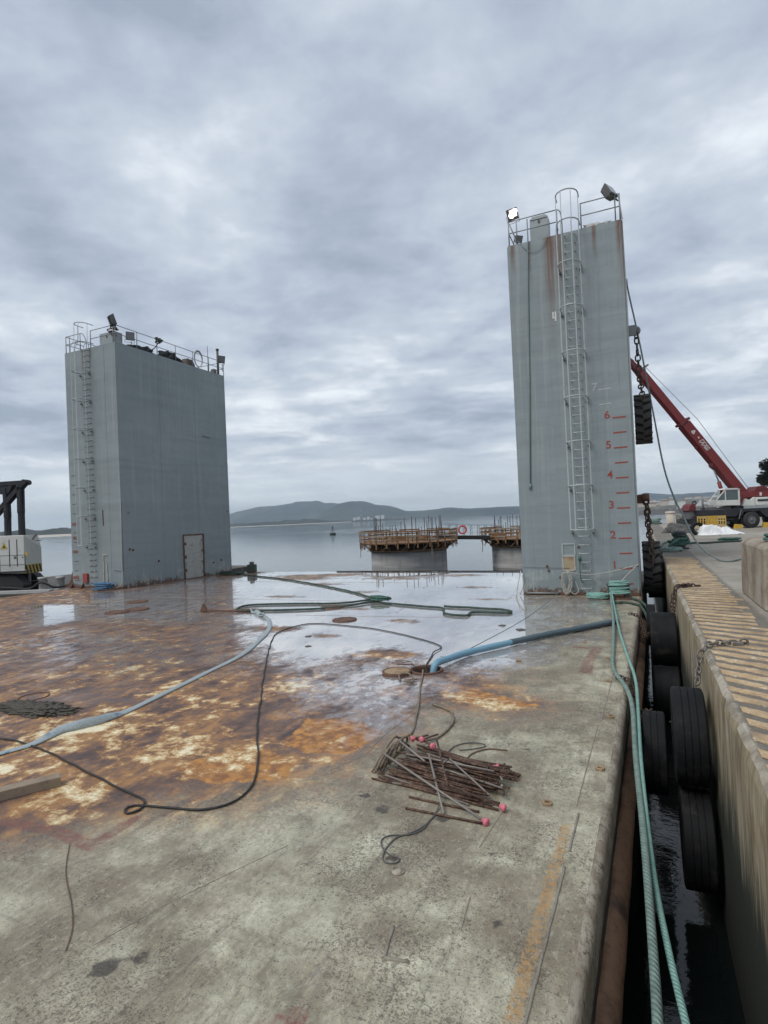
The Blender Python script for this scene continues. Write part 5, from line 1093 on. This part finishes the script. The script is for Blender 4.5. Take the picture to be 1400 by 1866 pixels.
tag(MB().tube(spline(coil_pts((1.55, 72.5, QZ + .05), .6, .5, 5, .6, .2, 61), .12), .07, 6).build('rope_heap', mint_d), 'pale green rope heap below the far quay railing', 'rope')
structure(MB().box((58, 118, -1.6), (100, 83, 5.05)).build('quay_yard', quay_m))
leaf_m = Mat('pine_foliage', .8); ln = leaf_m.noise(leaf_m.pos, 1.2, 3); leaf_m.color(leaf_m.mix(leaf_m.step(ln, .35, .65), (.012, .020, .012), (.035, .048, .026))); leaf_m = leaf_m.m
def pine(loc, H, label, seed):
    R = random.Random(seed); t = empty('pine_tree', loc, R.uniform(0, 6), label, 'tree'); mb = MB(); mb.tube([(0, 0, 0), (.1, .1, H * .4), (-.1, 0, H * .75)], [.32, .24, .12], 8)
    cl = []
    for k in range(22):
        a = R.uniform(0, 2 * PI); q = math.sqrt(R.random()) * H * .42; c = Vector((q * math.cos(a), q * math.sin(a), H * (.62 + .34 * (1 - (q / (H * .42)) ** 2) * R.uniform(.6, 1.1)))); cl.append((c, R.uniform(.10, .16) * H)); mb.tube([(0, 0, H * R.uniform(.35, .7)), c * .6 + Vector((0, 0, H * .25)), c], [.1, .06, .03], 5)
    mb.build('trunk', worn('pine_bark', (.09, .06, .045), (.05, .035, .03), .9, 3, .5), t); lf = MB(); vs, fs = [], []
    for c, r_ in cl:
        for i in range(420):
            d_ = Vector((R.gauss(0, 1), R.gauss(0, 1), R.gauss(0, .7))); d_ = d_.normalized() * r_ * R.uniform(.5, 1.05); p = c + d_; s = R.uniform(.13, .30)
            u = Vector((R.gauss(0, 1), R.gauss(0, 1), R.gauss(0, 1))).normalized(); w = u.orthogonal().normalized(); o = len(vs); vs += [p - u * s, p + w * s * .5, p + u * s, p - w * s * .5]; fs.append((o, o + 1, o + 2, o + 3))
    lf._add(vs, fs); lf.build('crown', leaf_m, t)
pine((17.5, 89.3, QZ), 7.8, 'dark pine tree behind the crane at the right edge', 5)

# ================================================================== neighbouring pontoon and white crawler crane, far left
PZ = -.26
pont = empty('pontoon', (-34, 20, PZ), 0, 'low work pontoon beyond the barge under the white crane', 'pontoon'); MB().box((0, 3, -1.2), (12.6, 26, 2.4)).build('hull', hull_m, pont)
cw = empty('crawler_crane', (-31.21, 19.89, PZ), .428, 'white crawler crane with black gantry at the far left', 'crane')
w_white = worn('machine_white', (.60, .60, .56), (.40, .38, .34), .5, 1.5, .5, fine=12, bump=.05)
def wp(mb, name, mat, parent=None, bevel=0.0): return mb.build(name, mat, parent or cw, bevel=bevel)
hz = wp(MB().prism([(-4.5, 3.2), (.22, 3.16), (.22, 1.04), (-4.5, 1.2)], 0, 1.3, U), 'machine_house', w_white, bevel=.02)
mb = MB(); mb._add([(.225, .005, 3.15), (.225, .005, 1.04), (.43, 1.2, 1.04), (.43, 1.2, 2.42), (.20, 1.28, 3.15), (.20, 1.28, 1.04)], [(0, 1, 2, 3), (0, 3, 4), (3, 2, 5, 4), (1, 5, 2), (0, 4, 5, 1)]); mb.build('counterweight', w_white, hz)
def RF(u, v, d_): return (.225 + .205 * u + d_, .005 + 1.195 * u - d_ * .17, v)
stripe_k = worn('hazard_black', (.02, .02, .02), (.05, .045, .04), .6, 4, .4); stripe_y = worn('hazard_yellow', (.50, .36, .07), (.32, .24, .08), .6, 4, .5)
MB().prism([(0, 1.04), (1, 1.04), (1, 1.52), (0, 1.52)], .002, .012, RF).build('hazard_panel', stripe_y, hz)
for k in range(5): MB().prism([(.0 + k * .2, 1.5), (.09 + k * .2, 1.5), (min(1, .2 + k * .2), 1.05), (min(.99, .11 + k * .2), 1.05)], .0125, .018, RF).build('hazard_stripe', stripe_k, hz)
for u in (-.18, -.6): MB().box((u, -.006, 2.2), (.04, .012, 1.5)).build('panel_seam', c_dark, hz)
MB().prism([(-1.08, 2.44), (-.68, 2.44), (-.88, 2.80)], -.012, -.002, U).build('warning_sign', stripe_y, hz); MB().prism([(-.96, 2.50), (-.80, 2.50), (-.88, 2.66)], -.016, -.012, U).build('warning_symbol', stripe_k, hz)
MB().box((-.3, -.01, 1.95), (.12, .02, .14)).box((.12, -.01, 1.95), (.06, .02, .08)).build('latch', c_grey, hz); MB().box((.34, -.008, 2.12), (.14, .012, .22)).build('label_plate', stripe_y, hz)
for a, b in (((-3.5, 2.08), (.44, 2.08)), ((-3.5, 1.6), (.44, 1.55)), ((.44, 2.08), (.44, 1.3)), ((-.95, 2.08), (-.95, 1.2)), ((-2.4, 2.08), (-2.4, 1.2))): wp(MB().bar((a[0], -.3, a[1]), (b[0], -.3, b[1]), .03), 'walkway_rail', c_dark)
wp(MB().box((-2, -.2, 1.18), (5, .5, .05)), 'walkway', c_dark)
for a, b, w in (((-.06, 6.1), (-4.2, 6.0), .3), ((.12, 6.12), (-4.0, 1.9), .28), ((-.17, 5.9), (-.19, 4.4), .24), ((-.18, 4.5), (-.18, 3.1), .18), ((-.98, 5.85), (-.95, 4.2), .22), ((-.95, 4.3), (-.97, 3.1), .18)):
    for dd in (.35, .62): wp(MB().bar((a[0], dd, a[1]), (b[0], dd, b[1]), .16, w * .8), 'gantry_beam', c_dark, bevel=.01)
wp(MB().prism([(-1.2, 6.05), (-.5, 6.0), (-.75, 5.55), (-1.3, 5.5)], .3, .7, U), 'gantry_sheave', c_dark); wp(MB().cyl((.16, .2, 6.12), (.16, .75, 6.12), .15, 10), 'gantry_pin', c_dark)
wp(MB().bar((.74, .3, 3.2), (.5, .3, 2.9), .08), 'stay', c_grey); wp(MB().bar((.99, .3, 2.82), (.6, .3, 2.83), .05), 'stay', c_grey)
wp(MB().lathe([(.8, .85), (.8, 1.2), (0, 1.2)], (-1.8, 1.3, 0), n=20), 'slew_ring', c_dark)
for dd in (-.3, 1.2):
    tk = wp(MB().prism([(-5, .2), (-4.6, .95), (-.1, .95), (.35, .45), (.2, .05), (-4.8, .0)], dd, dd + .7, U), 'track', black_m, bevel=.04)
    mb = MB()
    for k in range(22): mb.box((-4.5 + k * .2, dd + .35, .97), (.12, .74, .05))
    mb.build('track_shoe', c_dark, tk)
wp(MB().bar((.22, .4, 1.05), (.22, .4, .55), .1), 'jack_leg', c_grey); wp(MB().bar((.0, .3, .62), (.9, .3, .6), .03), 'step_bar', c_grey)
bit_m = worn('pale_bollard', (.42, .42, .40), (.25, .22, .19), .7, 3, .5)
for k, (u, v) in enumerate(((1.18, .0), (2.17, .06))):
    P_ = cw.matrix_basis; x, y = -31.21 + u * .91 + .0, 19.89 + u * .415; b_ = empty('pontoon_bollard', (x, y, PZ), 0, ('pale squat bollard on the pontoon nearest the white crane', 'pale squat bollard on the pontoon beside the left tower')[k], 'bollard')
    MB().lathe([(.20, 0), (.19, .68), (.25, .7), (.25, .8), (0, .82)], n=18).build('post', bit_m, b_); MB().box((0, 0, .06), (.9, .5, .12), .4).build('base', bit_m, b_)
tag(MB().tube(spline([(-32.2, 19.2, .1), (-31.2, 19.4, .05), (-30.4, 19.8, -.02), (-29.7, 20.0, .3), (-29.2, 20.4, .0), (-28.6, 20.9, .1), (-28.1, 20.9, .35)], .1), .06, 7).build('black_hose', black_m), 'thick black hose lying over the pontoon edge between the bollards', 'hose')
tag(MB().box((0, 0, 0), (3.2, .35, .14), .35).build('pontoon_beam', bit_m, None, (-29.6, 18.9, PZ + .2)), 'pale beam lying on the pontoon before the bollards', 'beam')

# ================================================================== ropes, hoses and loose things on the deck
laym = Mat('flat_hose_canvas', .6); q1 = laym.noise(laym.pos, 2.5, 5, .65); q2 = laym.noise(laym.pos, 40, 4, .6); laym.color(laym.mix(laym.step(q1, .60, .70), laym.mix(laym.step(q2, .4, .7), (.33, .38, .39), (.25, .30, .31)), (.10, .17, .24))); laym.bump(q2, .3, .008); laym = laym.m
def flat_hose(pts, w, t, mat, label, twist=None):
    sp = spline([(x, y, .02) for x, y in pts], .05); vs, fs = [], []; n = len(sp); prof_ = [(-.5, 0), (-.47, .5), (-.3, .85), (0, 1), (.3, .85), (.47, .5), (.5, 0), (0, -.05)]; m = len(prof_)
    for i, p in enumerate(sp):
        t_ = (sp[min(i + 1, n - 1)] - sp[max(i - 1, 0)]).normalized(); s = Vector((-t_.y, t_.x, 0)); f = i / (n - 1)
        tw = twist(f) if twist else 0.0; cs, sn = math.cos(tw), math.sin(tw); ww = w * (1 + .12 * mnoise.noise(Vector((f * 20, 1, 1)))); hh = t * (1 + .5 * mnoise.noise(Vector((f * 14, 4, 1))))
        lift = abs(sn) * ww * .5
        for a, b in prof_: A, B = a * ww, b * hh; vs.append(p + s * (A * cs - B * sn) + Vector((0, 0, lift - .012 + A * sn + B * cs)))
    for i in range(n - 1):
        for j in range(m): fs.append((i * m + j, i * m + (j + 1) % m, (i + 1) * m + (j + 1) % m, (i + 1) * m + j))
    mb = MB(); mb._add(vs, fs, True); return tag(mb.build('flat_hose', mat), label, 'hose')
def twf(f): return 1.1 * math.exp(-((f - .12) / .035) ** 2) + (1.3 * math.sin((f - .86) * 60) if f > .86 else 0)
flat_hose([(-7.95, 4.3), (-7.83, 4.63), (-7.71, 4.99), (-7.76, 5.42), (-7.62, 5.67), (-7.52, 6.06), (-7.69, 7.31), (-7.94, 8.69), (-8.18, 10.0), (-8.71, 11.28), (-9.13, 12.19), (-9.75, 13.21), (-10.6, 14.2), (-12.0, 15.2)], .135, .026, laym, 'flat pale grey hose snaking across the rusty deck', twf)
# blue sleeve hose into the hatch
bl_m = worn('blue_sleeve', (.17, .33, .43), (.11, .22, .29), .55, 4, .5, fine=20); bl_d = worn('wet_dark_sleeve', (.075, .11, .13), (.04, .055, .065), .45, 4, .6, fine=20)
hs = empty('sleeve_hose', (-3.0, 11.5, 0), 0, 'thick hose from the open hatch to the deck edge, blue then dark', 'hose'); HO = Vector((-3.0, 11.5, 0))
sp = spline([(-3.72, 10.02, -.35), (-3.70, 10.04, -.05), (-3.66, 10.12, .10), (-3.55, 10.5, .10), (-3.37, 11.1, .085), (-3.0, 11.75, .085), (-2.66, 12.3, .085)], .06)
MB().tube(sp, [.066 + .010 * mnoise.noise(p * 4) for p in sp], 12).build('blue_sleeve', bl_m, hs, -HO)
sp = spline([(-2.70, 12.24, .085), (-2.05, 13.28, .08), (-1.42, 14.17, .075), (-.79, 15.06, .07), (-.62, 15.2, .06)], .06)
MB().tube(sp, [.066 + .012 * mnoise.noise(p * 3) for p in sp], 12).build('dark_sleeve', bl_d, hs, -HO)
cv = empty('hatch_cover', (-4.27, 9.62, 0), 0, 'round rusty hatch cover lying beside the open hatch', 'cover'); MB().lathe([(.27, .0), (.275, .045), (.25, .055), (.24, .045), (0, .045)], n=36).build('plate', rusty, cv); MB().lathe([(.235, .046), (0, .055)], n=30).build('face', rustbright, cv)
mb = MB(); mb.tube(spline(coil_pts((-4.25, 9.98, .05), .24, .10, 3, .1, .06, 71), .04), .006, 5); tag(mb.build('wire_tangle', rusty), 'tangle of thin wire behind the round hatch cover', 'wire')
cab_m = worn('black_cable', (.022, .020, .020), (.06, .045, .04), .6, 8, .5)
rope('power_cable', [(-8.75, 4.95), (-8.39, 4.97), (-7.92, 4.98), (-7.04, 4.84), (-6.14, 4.62), (-5.39, 4.45), (-5.02, 4.38), (-4.87, 4.31), (-4.8, 4.18), (-4.86, 4.08), (-4.95, 4.13), (-4.93, 4.23), (-4.6, 4.31), (-4.17, 4.41), (-3.97, 4.67), (-4.05, 5.05), (-4.35, 5.54), (-4.91, 6.26), (-5.74, 7.44), (-7.18, 9.54), (-8.36, 11.36), (-8.89, 12.46), (-8.74, 13.58), (-7.69, 13.62), (-6.16, 13.18), (-4.31, 12.01), (-4.1, 11.2, .03), (-3.99, 10.59), (-3.88, 10.15), (-3.83, 10.0, -.1), (-3.82, 9.98, -.5)], .0122, cab_m, 'long thin black cable looping over the deck from left edge to hatch', 'cable', step=.05, n=6, wob=.02)
rope('tie_rope', [(-3.80, 9.85, -.3), (-3.78, 9.70, .06), (-3.72, 9.5), (-3.37, 8.44), (-3.06, 7.5), (-2.91, 6.91), (-2.88, 6.5, .12), (-2.85, 6.25, .22), (-2.9, 6.0, .12)], .016, tanrope, 'tan rope from the open hatch to the rod bundle', wob=.015)
rope('tie_rope', [(-3.02, 8.1), (-2.76, 7.95), (-2.62, 7.82), (-2.5, 7.45), (-2.52, 6.93), (-2.64, 6.65, .06), (-2.74, 6.5, .16)], .017, tanrope, 'frayed tan rope curling off the far side of the rod bundle', wob=.02)
tag(MB().tube(spline([(-4.0, 9.15, .02), (-4.1, 9.35, .06), (-3.95, 9.4, .08), (-3.78, 9.22, .05), (-3.75, 9.1, .03), (-3.9, 9.1, .04), (-3.7, 9.2, .05)], .04), .016, 6).build('rope_knot', tanrope), 'small tan rope knot lying before the open hatch', 'rope')
rope('tie_wire', [(-1.95, 5.35, .05), (-1.94, 5.18), (-1.95, 4.97), (-1.96, 4.82), (-2.05, 4.71), (-2.2, 4.64), (-2.24, 4.55), (-2.19, 4.45), (-2.08, 4.37), (-1.98, 4.35), (-1.99, 4.28), (-2.07, 4.26), (-2.12, 4.31), (-2.15, 4.44), (-2.13, 4.63), (-2.04, 4.74), (-1.97, 4.88), (-1.93, 5.1)], .006, steel_d, 'thin looped wire in front of the rod bundle', 'wire', step=.03, n=5)
rope('tie_wire', [(-2.26, 6.45), (-2.25, 6.69), (-2.14, 6.86), (-1.97, 6.91), (-1.88, 6.84), (-2.02, 6.7), (-2.15, 6.63)], .007, steel_d, 'bent wire loop behind the rod bundle', 'wire', step=.03, n=5); rope('tie_wire', [(-2.05, 6.25, .05), (-2.01, 6.35), (-1.97, 6.59), (-1.84, 6.76), (-1.73, 6.79), (-1.6, 6.8)], .008, rusty, 'short bent wire behind the rod bundle, right of the loop', 'wire', step=.03, n=5)
rope('tie_wire', [(-4.93, 3.5), (-4.57, 3.2), (-4.13, 2.93), (-3.88, 2.75), (-3.73, 2.59)], .0035, rusty, 'fine rusty wire on the bare deck at lower left', 'wire', step=.04, n=5)
rope('deck_rope', [(-22.4, 26.9, .06), (-21.43, 26.48), (-16.75, 24.15), (-11.65, 20.75), (-8.99, 18.41), (-8.13, 17.49), (-6.73, 17.0), (-5.79, 16.71), (-5.36, 15.78), (-4.66, 15.54), (-4.62, 16.1), (-3.62, 16.18), (-3.9, 16.7), (-5.81, 17.03)], .035, grn_dk, 'dark green rope running from the left tower across the wet deck', wob=.05, step=.1)
rope('deck_rope', [(-8.3, 17.6, .08), (-8.53, 17.81, .07), (-9.02, 16.77), (-9.82, 15.96), (-11.18, 15.42), (-12.38, 15.22), (-12.89, 15.71), (-12.79, 16.33), (-11.45, 16.78), (-9.66, 17.16), (-8.8, 18.03, .06), (-8.4, 17.9, .1)], .035, grn_dk, 'dark green rope loop lying in the puddle left of the knot', wob=.04, step=.1)
tag(MB().tube(spline(coil_pts((-8.45, 17.85, .06), .35, .18, 4, .14, .08, 81), .06), .034, 6).build('rope_knot', grn), 'green knot where the deck ropes meet in the puddle', 'rope')
tag(MB().tube(spline(coil_pts((-22.3, 26.6, .05), .8, .35, 6, .12, .3, 83), .1), .035, 6).build('rope_heap', grn_dk), 'dark green rope heap at the far foot of the left tower', 'rope')
bx = empty('deck_bitt', (-21.75, 27.9, 0), 0, 'small dark green bitt beside the far corner of the left tower', 'bitt'); MB().box((0, 0, .25), (.5, .4, .5), .3).build('block', worn('bitt_green', (.06, .08, .065), (.1, .08, .06), .7, 3, .5), bx, bevel=.03); MB().cyl((0, 0, .45), (0, 0, .66), .14, 12).build('pin', steel_d, bx)
tag(MB().tube(spline(coil_pts((-24.35, 19.55, .06), .55, .28, 9, .30, .16, 91), .07), .032, 6).build('rope_coil', bluerope), 'blue rope coil dropped at the near foot of the left tower', 'rope')
# mint mooring ropes over the side
bt = empty('mooring_bitts', (-.75, 19.5, 0), 0, 'pair of low steel bitts at the foot of the right tower', 'bitts'); MB().box((-.05, 0, .03), (.85, .4, .06)).build('base', rusty, bt)
for s in (-.25, .22): MB().lathe([(.09, .05), (.09, .42), (.12, .44), (.12, .5), (0, .51)], (s, 0, 0), n=16).build('post', steel_d, bt)
tag(MB().tube(spline(coil_pts((-.73, 19.5, .16), .30, .16, 8, .42, .03, 101, .1), .05), .032, 7).build('mooring_rope', mint), 'mint green rope turned round the bitts in figure loops', 'rope'); tag(MB().tube(spline(coil_pts((-1.38, 19.35, .05), .30, .20, 7, .14, .05, 103), .05), .026, 7).build('rope_coil', mint), 'mint green rope coil lying on deck left of the bitts', 'rope')
rope('mooring_line', [(-.99, 19.5, .3), (-.97, 19.0, .14), (-.74, 15.0, .12), (-.64, 12.4, .05), (-.60, 11.2, .045), (-.53, 10.5, .045), (-.40, 9.95, .05), (-.30, 9.45, .035), (-.235, 8.8, -.02), (-.19, 7.4, -.12), (-.12, 6.0, -.26), (-.07, 4.6, -.30), (-.05, 3.8, -.28), (-.04, 2.6, -.2)], .034, mint_d, 'dirty mint mooring line crossing the deck edge, the left one', step=.05, n=9)
rope('mooring_line', [(-.95, 19.4, .3), (-.92, 18.9, .14), (-.60, 14.35, .09), (-.42, 12.4, .05), (-.31, 11.3, .04), (-.235, 10.6, .025), (-.19, 9.9, -.02), (-.165, 8.8, -.06), (-.13, 7.2, -.16), (-.05, 5.6, -.36), (.03, 4.7, -.40), (.11, 4.0, -.39), (.22, 3.0, -.3)], .026, mint, 'mint mooring line crossing the deck edge, the right one', step=.05, n=9)
rope('mooring_line', [(-.9, 19.5, .1), (-.86, 18.53), (-.55, 18.57), (-.24, 18.19), (-.10, 17.8, .02), (.02, 17.2, -.15), (.08, 16.7, -.4), (.1, 16.4, -.8), (.1, 16.3, -1.9)], .035, grn_dk, 'dark rope slipping over the barge edge below the right tower'); rope('mooring_line', [(-.57, 19.61, .05), (-.33, 19.28), (-.1, 18.7), (.04, 18.2, -.1), (.1, 17.6, -.6), (.1, 17.4, -1.9)], .035, grn_dk, 'dark rope over the barge edge, closest to the tower corner')
rope('heaving_line', [(-3.72, 10.05, .06), (-3.3, 11.5, .13), (-2.6, 14.5, .33), (-2.05, 18.3, .72), (-1.85, 20.0, .98)], .009, mint_d, 'thin green line strung from the hatch up to the right tower ladder', step=.3, n=5)
tag(MB().tube(spline([(-1.93, 19.99, 1.35), (-1.95, 19.96, .9), (-1.93, 19.97, .55), (-1.86, 19.95, .46)], .05), .02, 6).tube(spline(coil_pts((-1.93, 19.96, 1.2), .05, .05, 4, .1, .02, 5), .03), .016, 5).build('hanging_rope', grn), 'short green rope knotted to the low ladder rungs', 'rope')
rope('white_line', [(-2.38, 19.98, .84), (-2.0, 19.97, .76), (-1.66, 19.97, .72), (-.9, 19.97, .84), (-.15, 20.02, 1.06)], .013, whiterope, 'white rope slung across the foot of the right tower', step=.1, n=6); rope('white_line', [(-.15, 20.02, 1.06), (-.45, 19.85, .78), (-.72, 19.6, .5)], .014, whiterope, 'short white rope from the tower corner down to the bitts', step=.1, n=6)
mb = MB()
for k in range(9):
    R = random.Random(k + 200); w = .15 * R.uniform(.75, 1.2); h = .36 * R.uniform(.8, 1.1); ox = R.uniform(-.04, .04)
    mb.tube([(-2.39 + ox + w * math.sin(a) * (1 + .25 * math.cos(a)), 19.97 - .012 * k, .46 + h * math.cos(a) + (.36 - h)) for a in [2 * PI * i / 26 for i in range(26)]], .013, 6, closed=True)
mb.tube(spline([(-2.3, 19.9, .2), (-2.15, 19.88, .08), (-2.02, 19.86, .2), (-2.1, 19.9, .5)], .05), .013, 6); tag(mb.build('rope_coil', whiterope), 'white rope coil hung on the right tower below the hatch panel', 'rope')
rope('white_line', [(-3.95, 20.1, .85), (-4.03, 19.95, .45), (-4.1, 19.9, .05), (-4.0, 19.3), (-3.7, 18.2), (-3.3, 16.9)], .016, whiterope, 'white rope dropping along the left corner of the right tower', step=.1); rope('white_line', [(-3.9, 20.05, .7), (-3.86, 19.95, .35), (-3.98, 19.9, .03)], .02, hose_m, 'short pale pipe leaning on the left corner of the right tower', 'pipe', step=.1)
# timber baulk, bits of scrap
ang = math.atan2(4.23 - 3.79, -6.15 + 6.44)
tag(MB().box((0, 0, .055), (2.6, .15, .11), ang, bevel if False else 0).build('timber_baulk', wood_g, None, (-6.42 - 1.3 * math.cos(ang) + .22, 4.32 - 1.3 * math.sin(ang) - .0, 0), bevel=.006), 'grey squared timber lying on the deck at the left edge', 'timber')
for k, (x, y, s) in enumerate(((-3.39, 14.47, .09), (-2.84, 14.01, .11), (-7.79, 12.13, .08), (-7.18, 11.16, .07))):
    o = MB().prism([(-s, -s * .6), (s * .7, -s), (s, s * .5), (-s * .3, s)], 0, s * .16, lambda u, v, d_: (u, v, d_)).build('scrap_piece', steel_d, None, (x, y, .002), k); tag(o, ('dark scrap of steel in the puddle left of the blue hose', 'dark scrap of steel in the puddle closest to the tower reflection', 'small dark scrap beside the long cable, farther one', 'small dark scrap beside the long cable, nearer one')[k], 'scrap')
tag(MB().box((0, 0, .05), (.35, .09, .03), .2).prism([(0, 0), (.3, 0), (.12, .26)], -.05, .05, lambda u, v, d_: (u - .3, d_, v + .02)).tube([(0, 0, .06), (1.0, .12, .05), (1.6, .25, .03)], .03, 6).build('bent_pipe', rusty, None, (-13.5, 14.85, 0)), 'bent rusty scrap lying at the end of the flat hose', 'scrap')
me = heap((-9.25, 6.05, 0), (1.5, .55, .035), 9.1, 5, .7, 4.0); dm = Mat('wet_dirt', .8); dn = dm.noise(dm.pos, 30, 5, .7); dm.color(dm.mix(dm.step(dn, .4, .6), (.035, .028, .022), (.10, .085, .06))); dm.bump(dn, .8, .02); me.materials.append(dm.m); dirt = put('dirt_patch', me); tag(dirt, 'patch of wet black dirt on the rusty deck at left', 'dirt')

# ================================================================== bundle of rusty form-tie rods
rod_m = Mat('rusty_rod', .75); rn = rod_m.noise(rod_m.pos, 22, 5, .65); rod_m.color(rod_m.ramp(rn, [(.35, (.038, .022, .017)), (.52, (.10, .055, .036)), (.68, (.19, .115, .07))])); rod_m.bump(rn, .4, .008); rod_m = rod_m.m
rod_p = worn('bare_rod', (.27, .24, .21), (.13, .085, .06), .6, 14, .5, .3, fine=60); pink = worn('pink_cap_plastic', (.62, .16, .20), (.45, .12, .14), .5, 14, .4)
bd = empty('rod_bundle', (-2.1, 5.95, 0), 0, 'roped bundle of rusty steel rods lying on the deck', 'rods'); BD = Vector((-2.1, 5.95, 0)); RR = random.Random(77)
for k in range(92):
    lay = RR.random(); t = RR.uniform(-.46, .46); h = max(.014, (1 - (abs(t) / .5) ** 1.5) * .17 * RR.uniform(.3, 1.0)); L = RR.uniform(.8, 1.36); a = -.20 + RR.gauss(0, .055) - .10 * t
    ax = Vector((math.cos(a), math.sin(a), RR.uniform(-.035, .035))); side = Vector((.16, .98, 0)); c = BD + side * t + Vector((RR.uniform(-.05, .20), 0, h)); p0, p1 = c - ax * L / 2, c + ax * L / 2
    p0.z = max(p0.z, .012); p1.z = max(p1.z, .012); pts = [p0, c, p1]
    if RR.random() < .22: pts.append(p1 + Vector((RR.uniform(-.02, .05), RR.choice((-1, 1)) * RR.uniform(.06, .12), RR.uniform(-.0, .08))))
    MB().tube(pts, RR.uniform(.0095, .0135), 6).build('rod', rod_m if RR.random() < .92 else rod_p, bd, -BD)
wr = MB()
for k in range(3):
    wr.tube([(-2.83 + .02 * k + .05 * math.cos(a), 6.02 + .10 * k + .32 * math.cos(a) * .0 + .30 * math.sin(a) * .9, max(.015, .09 + .13 * math.cos(a))) for a in [2 * PI * i / 18 for i in range(18)]], .016, 6, closed=True)
wr.build('lashing', tanrope, bd, -BD)
for k in range(4): MB().tube([(-2.9 + .035 * k, 5.72 + .02 * k, .02), (-2.85 + .03 * k, 5.95, .17 + .01 * k), (-2.78 + .02 * k, 6.25, .18), (-2.76, 6.5, .03)], .014, 6).build('lashing', tanrope, bd, -BD)
def rod(p0, p1, mat, label, cap=None, r=.012, extra=None):
    e = empty('loose_rod', p0, 0, label, 'rod'); O = Vector(p0); pts = [Vector(p0)] + ([Vector(q) for q in extra] if extra else []) + [Vector(p1)]
    MB().tube(pts, r, 7).build('bar', mat, e, -O)
    for c_, nx_ in ([(p1, pts[-2])] if cap else []):
        d_ = (Vector(c_) - Vector(nx_)).normalized(); c0 = Vector(c_)
        MB().tube([c0 - d_ * .045, c0 - d_ * .02, c0 - d_ * .012, c0 + d_ * .012, c0 + d_ * .02], [.02, .021, .036, .036, .018], 10).build('cap', pink, e, -O)
    return e
rod((-2.80, 5.83, .20), (-1.43, 5.11, .03), rod_p, 'longest bare rod across the bundle, ending in a pink cap', True)
rod((-2.28, 5.92, .22), (-1.85, 5.13, .02), rod_p, 'bare rod lying steeply across the front of the bundle')
rod((-2.06, 5.78, .22), (-1.49, 5.48, .10), rod_p, 'pale rod with a bent top on the front of the bundle', None, .011, [(-2.02, 5.86, .23)])
rod((-2.17, 5.60, .20), (-1.33, 5.40, .04), rod_m, 'rusty rod with a bent end and pink cap at the bundle right', True, .011, [(-2.19, 5.52, .18), (-2.1, 5.5, .17)])
rod((-2.32, 6.3, .25), (-1.9, 5.42, .15), rod_m, 'rusty rod lying crosswise on top of the bundle'); rod((-2.75, 6.15, .24), (-2.26, 5.74, .22), rod_p, 'short pale rod on the left part of the bundle')
rod((-2.62, 6.44, .18), (-2.28, 6.06, .26), rod_m, 'short rusty rod on top with a pink cap in the middle', True); rod((-2.36, 6.46, .24), (-2.48, 6.22, .25), rod_m, 'short hooked rod at the back with a pink cap', True)
rod((-2.25, 5.13, .013), (-1.47, 5.11, .013), rod_m, 'single dark rod lying on deck just before the bundle'); rod((-2.3, 5.35, .013), (-1.55, 5.30, .013), rod_m, 'dark rod lying on deck along the bundle front edge'); rod((-2.5, 6.5, .2), (-2.70, 6.47, .14), rod_m, 'stub rod with pink cap at the back left of the bundle', True); rod((-2.0, 6.2, .1), (-1.58, 6.2, .06), rod_p, 'pale rod with a pink cap at the back right of the bundle', True)

# ================================================================== sea air
hz_m = bpy.data.materials.new('sea_haze'); hz_m.use_nodes = True; hn_ = hz_m.node_tree; hn_.nodes.remove(hn_.nodes['Principled BSDF'])
pv = hn_.nodes.new('ShaderNodeVolumePrincipled'); pv.inputs['Color'].default_value = (0.74, 0.89, 1.0, 1); pv.inputs['Density'].default_value = 0.00013; pv.inputs['Anisotropy'].default_value = 0.2
hn_.links.new(pv.outputs[0], hn_.nodes['Material Output'].inputs['Volume'])
hz_o = MB().box((0, 0, 160), (19800, 19800, 336)).build('haze', hz_m); hz_o['kind'] = 'stuff'
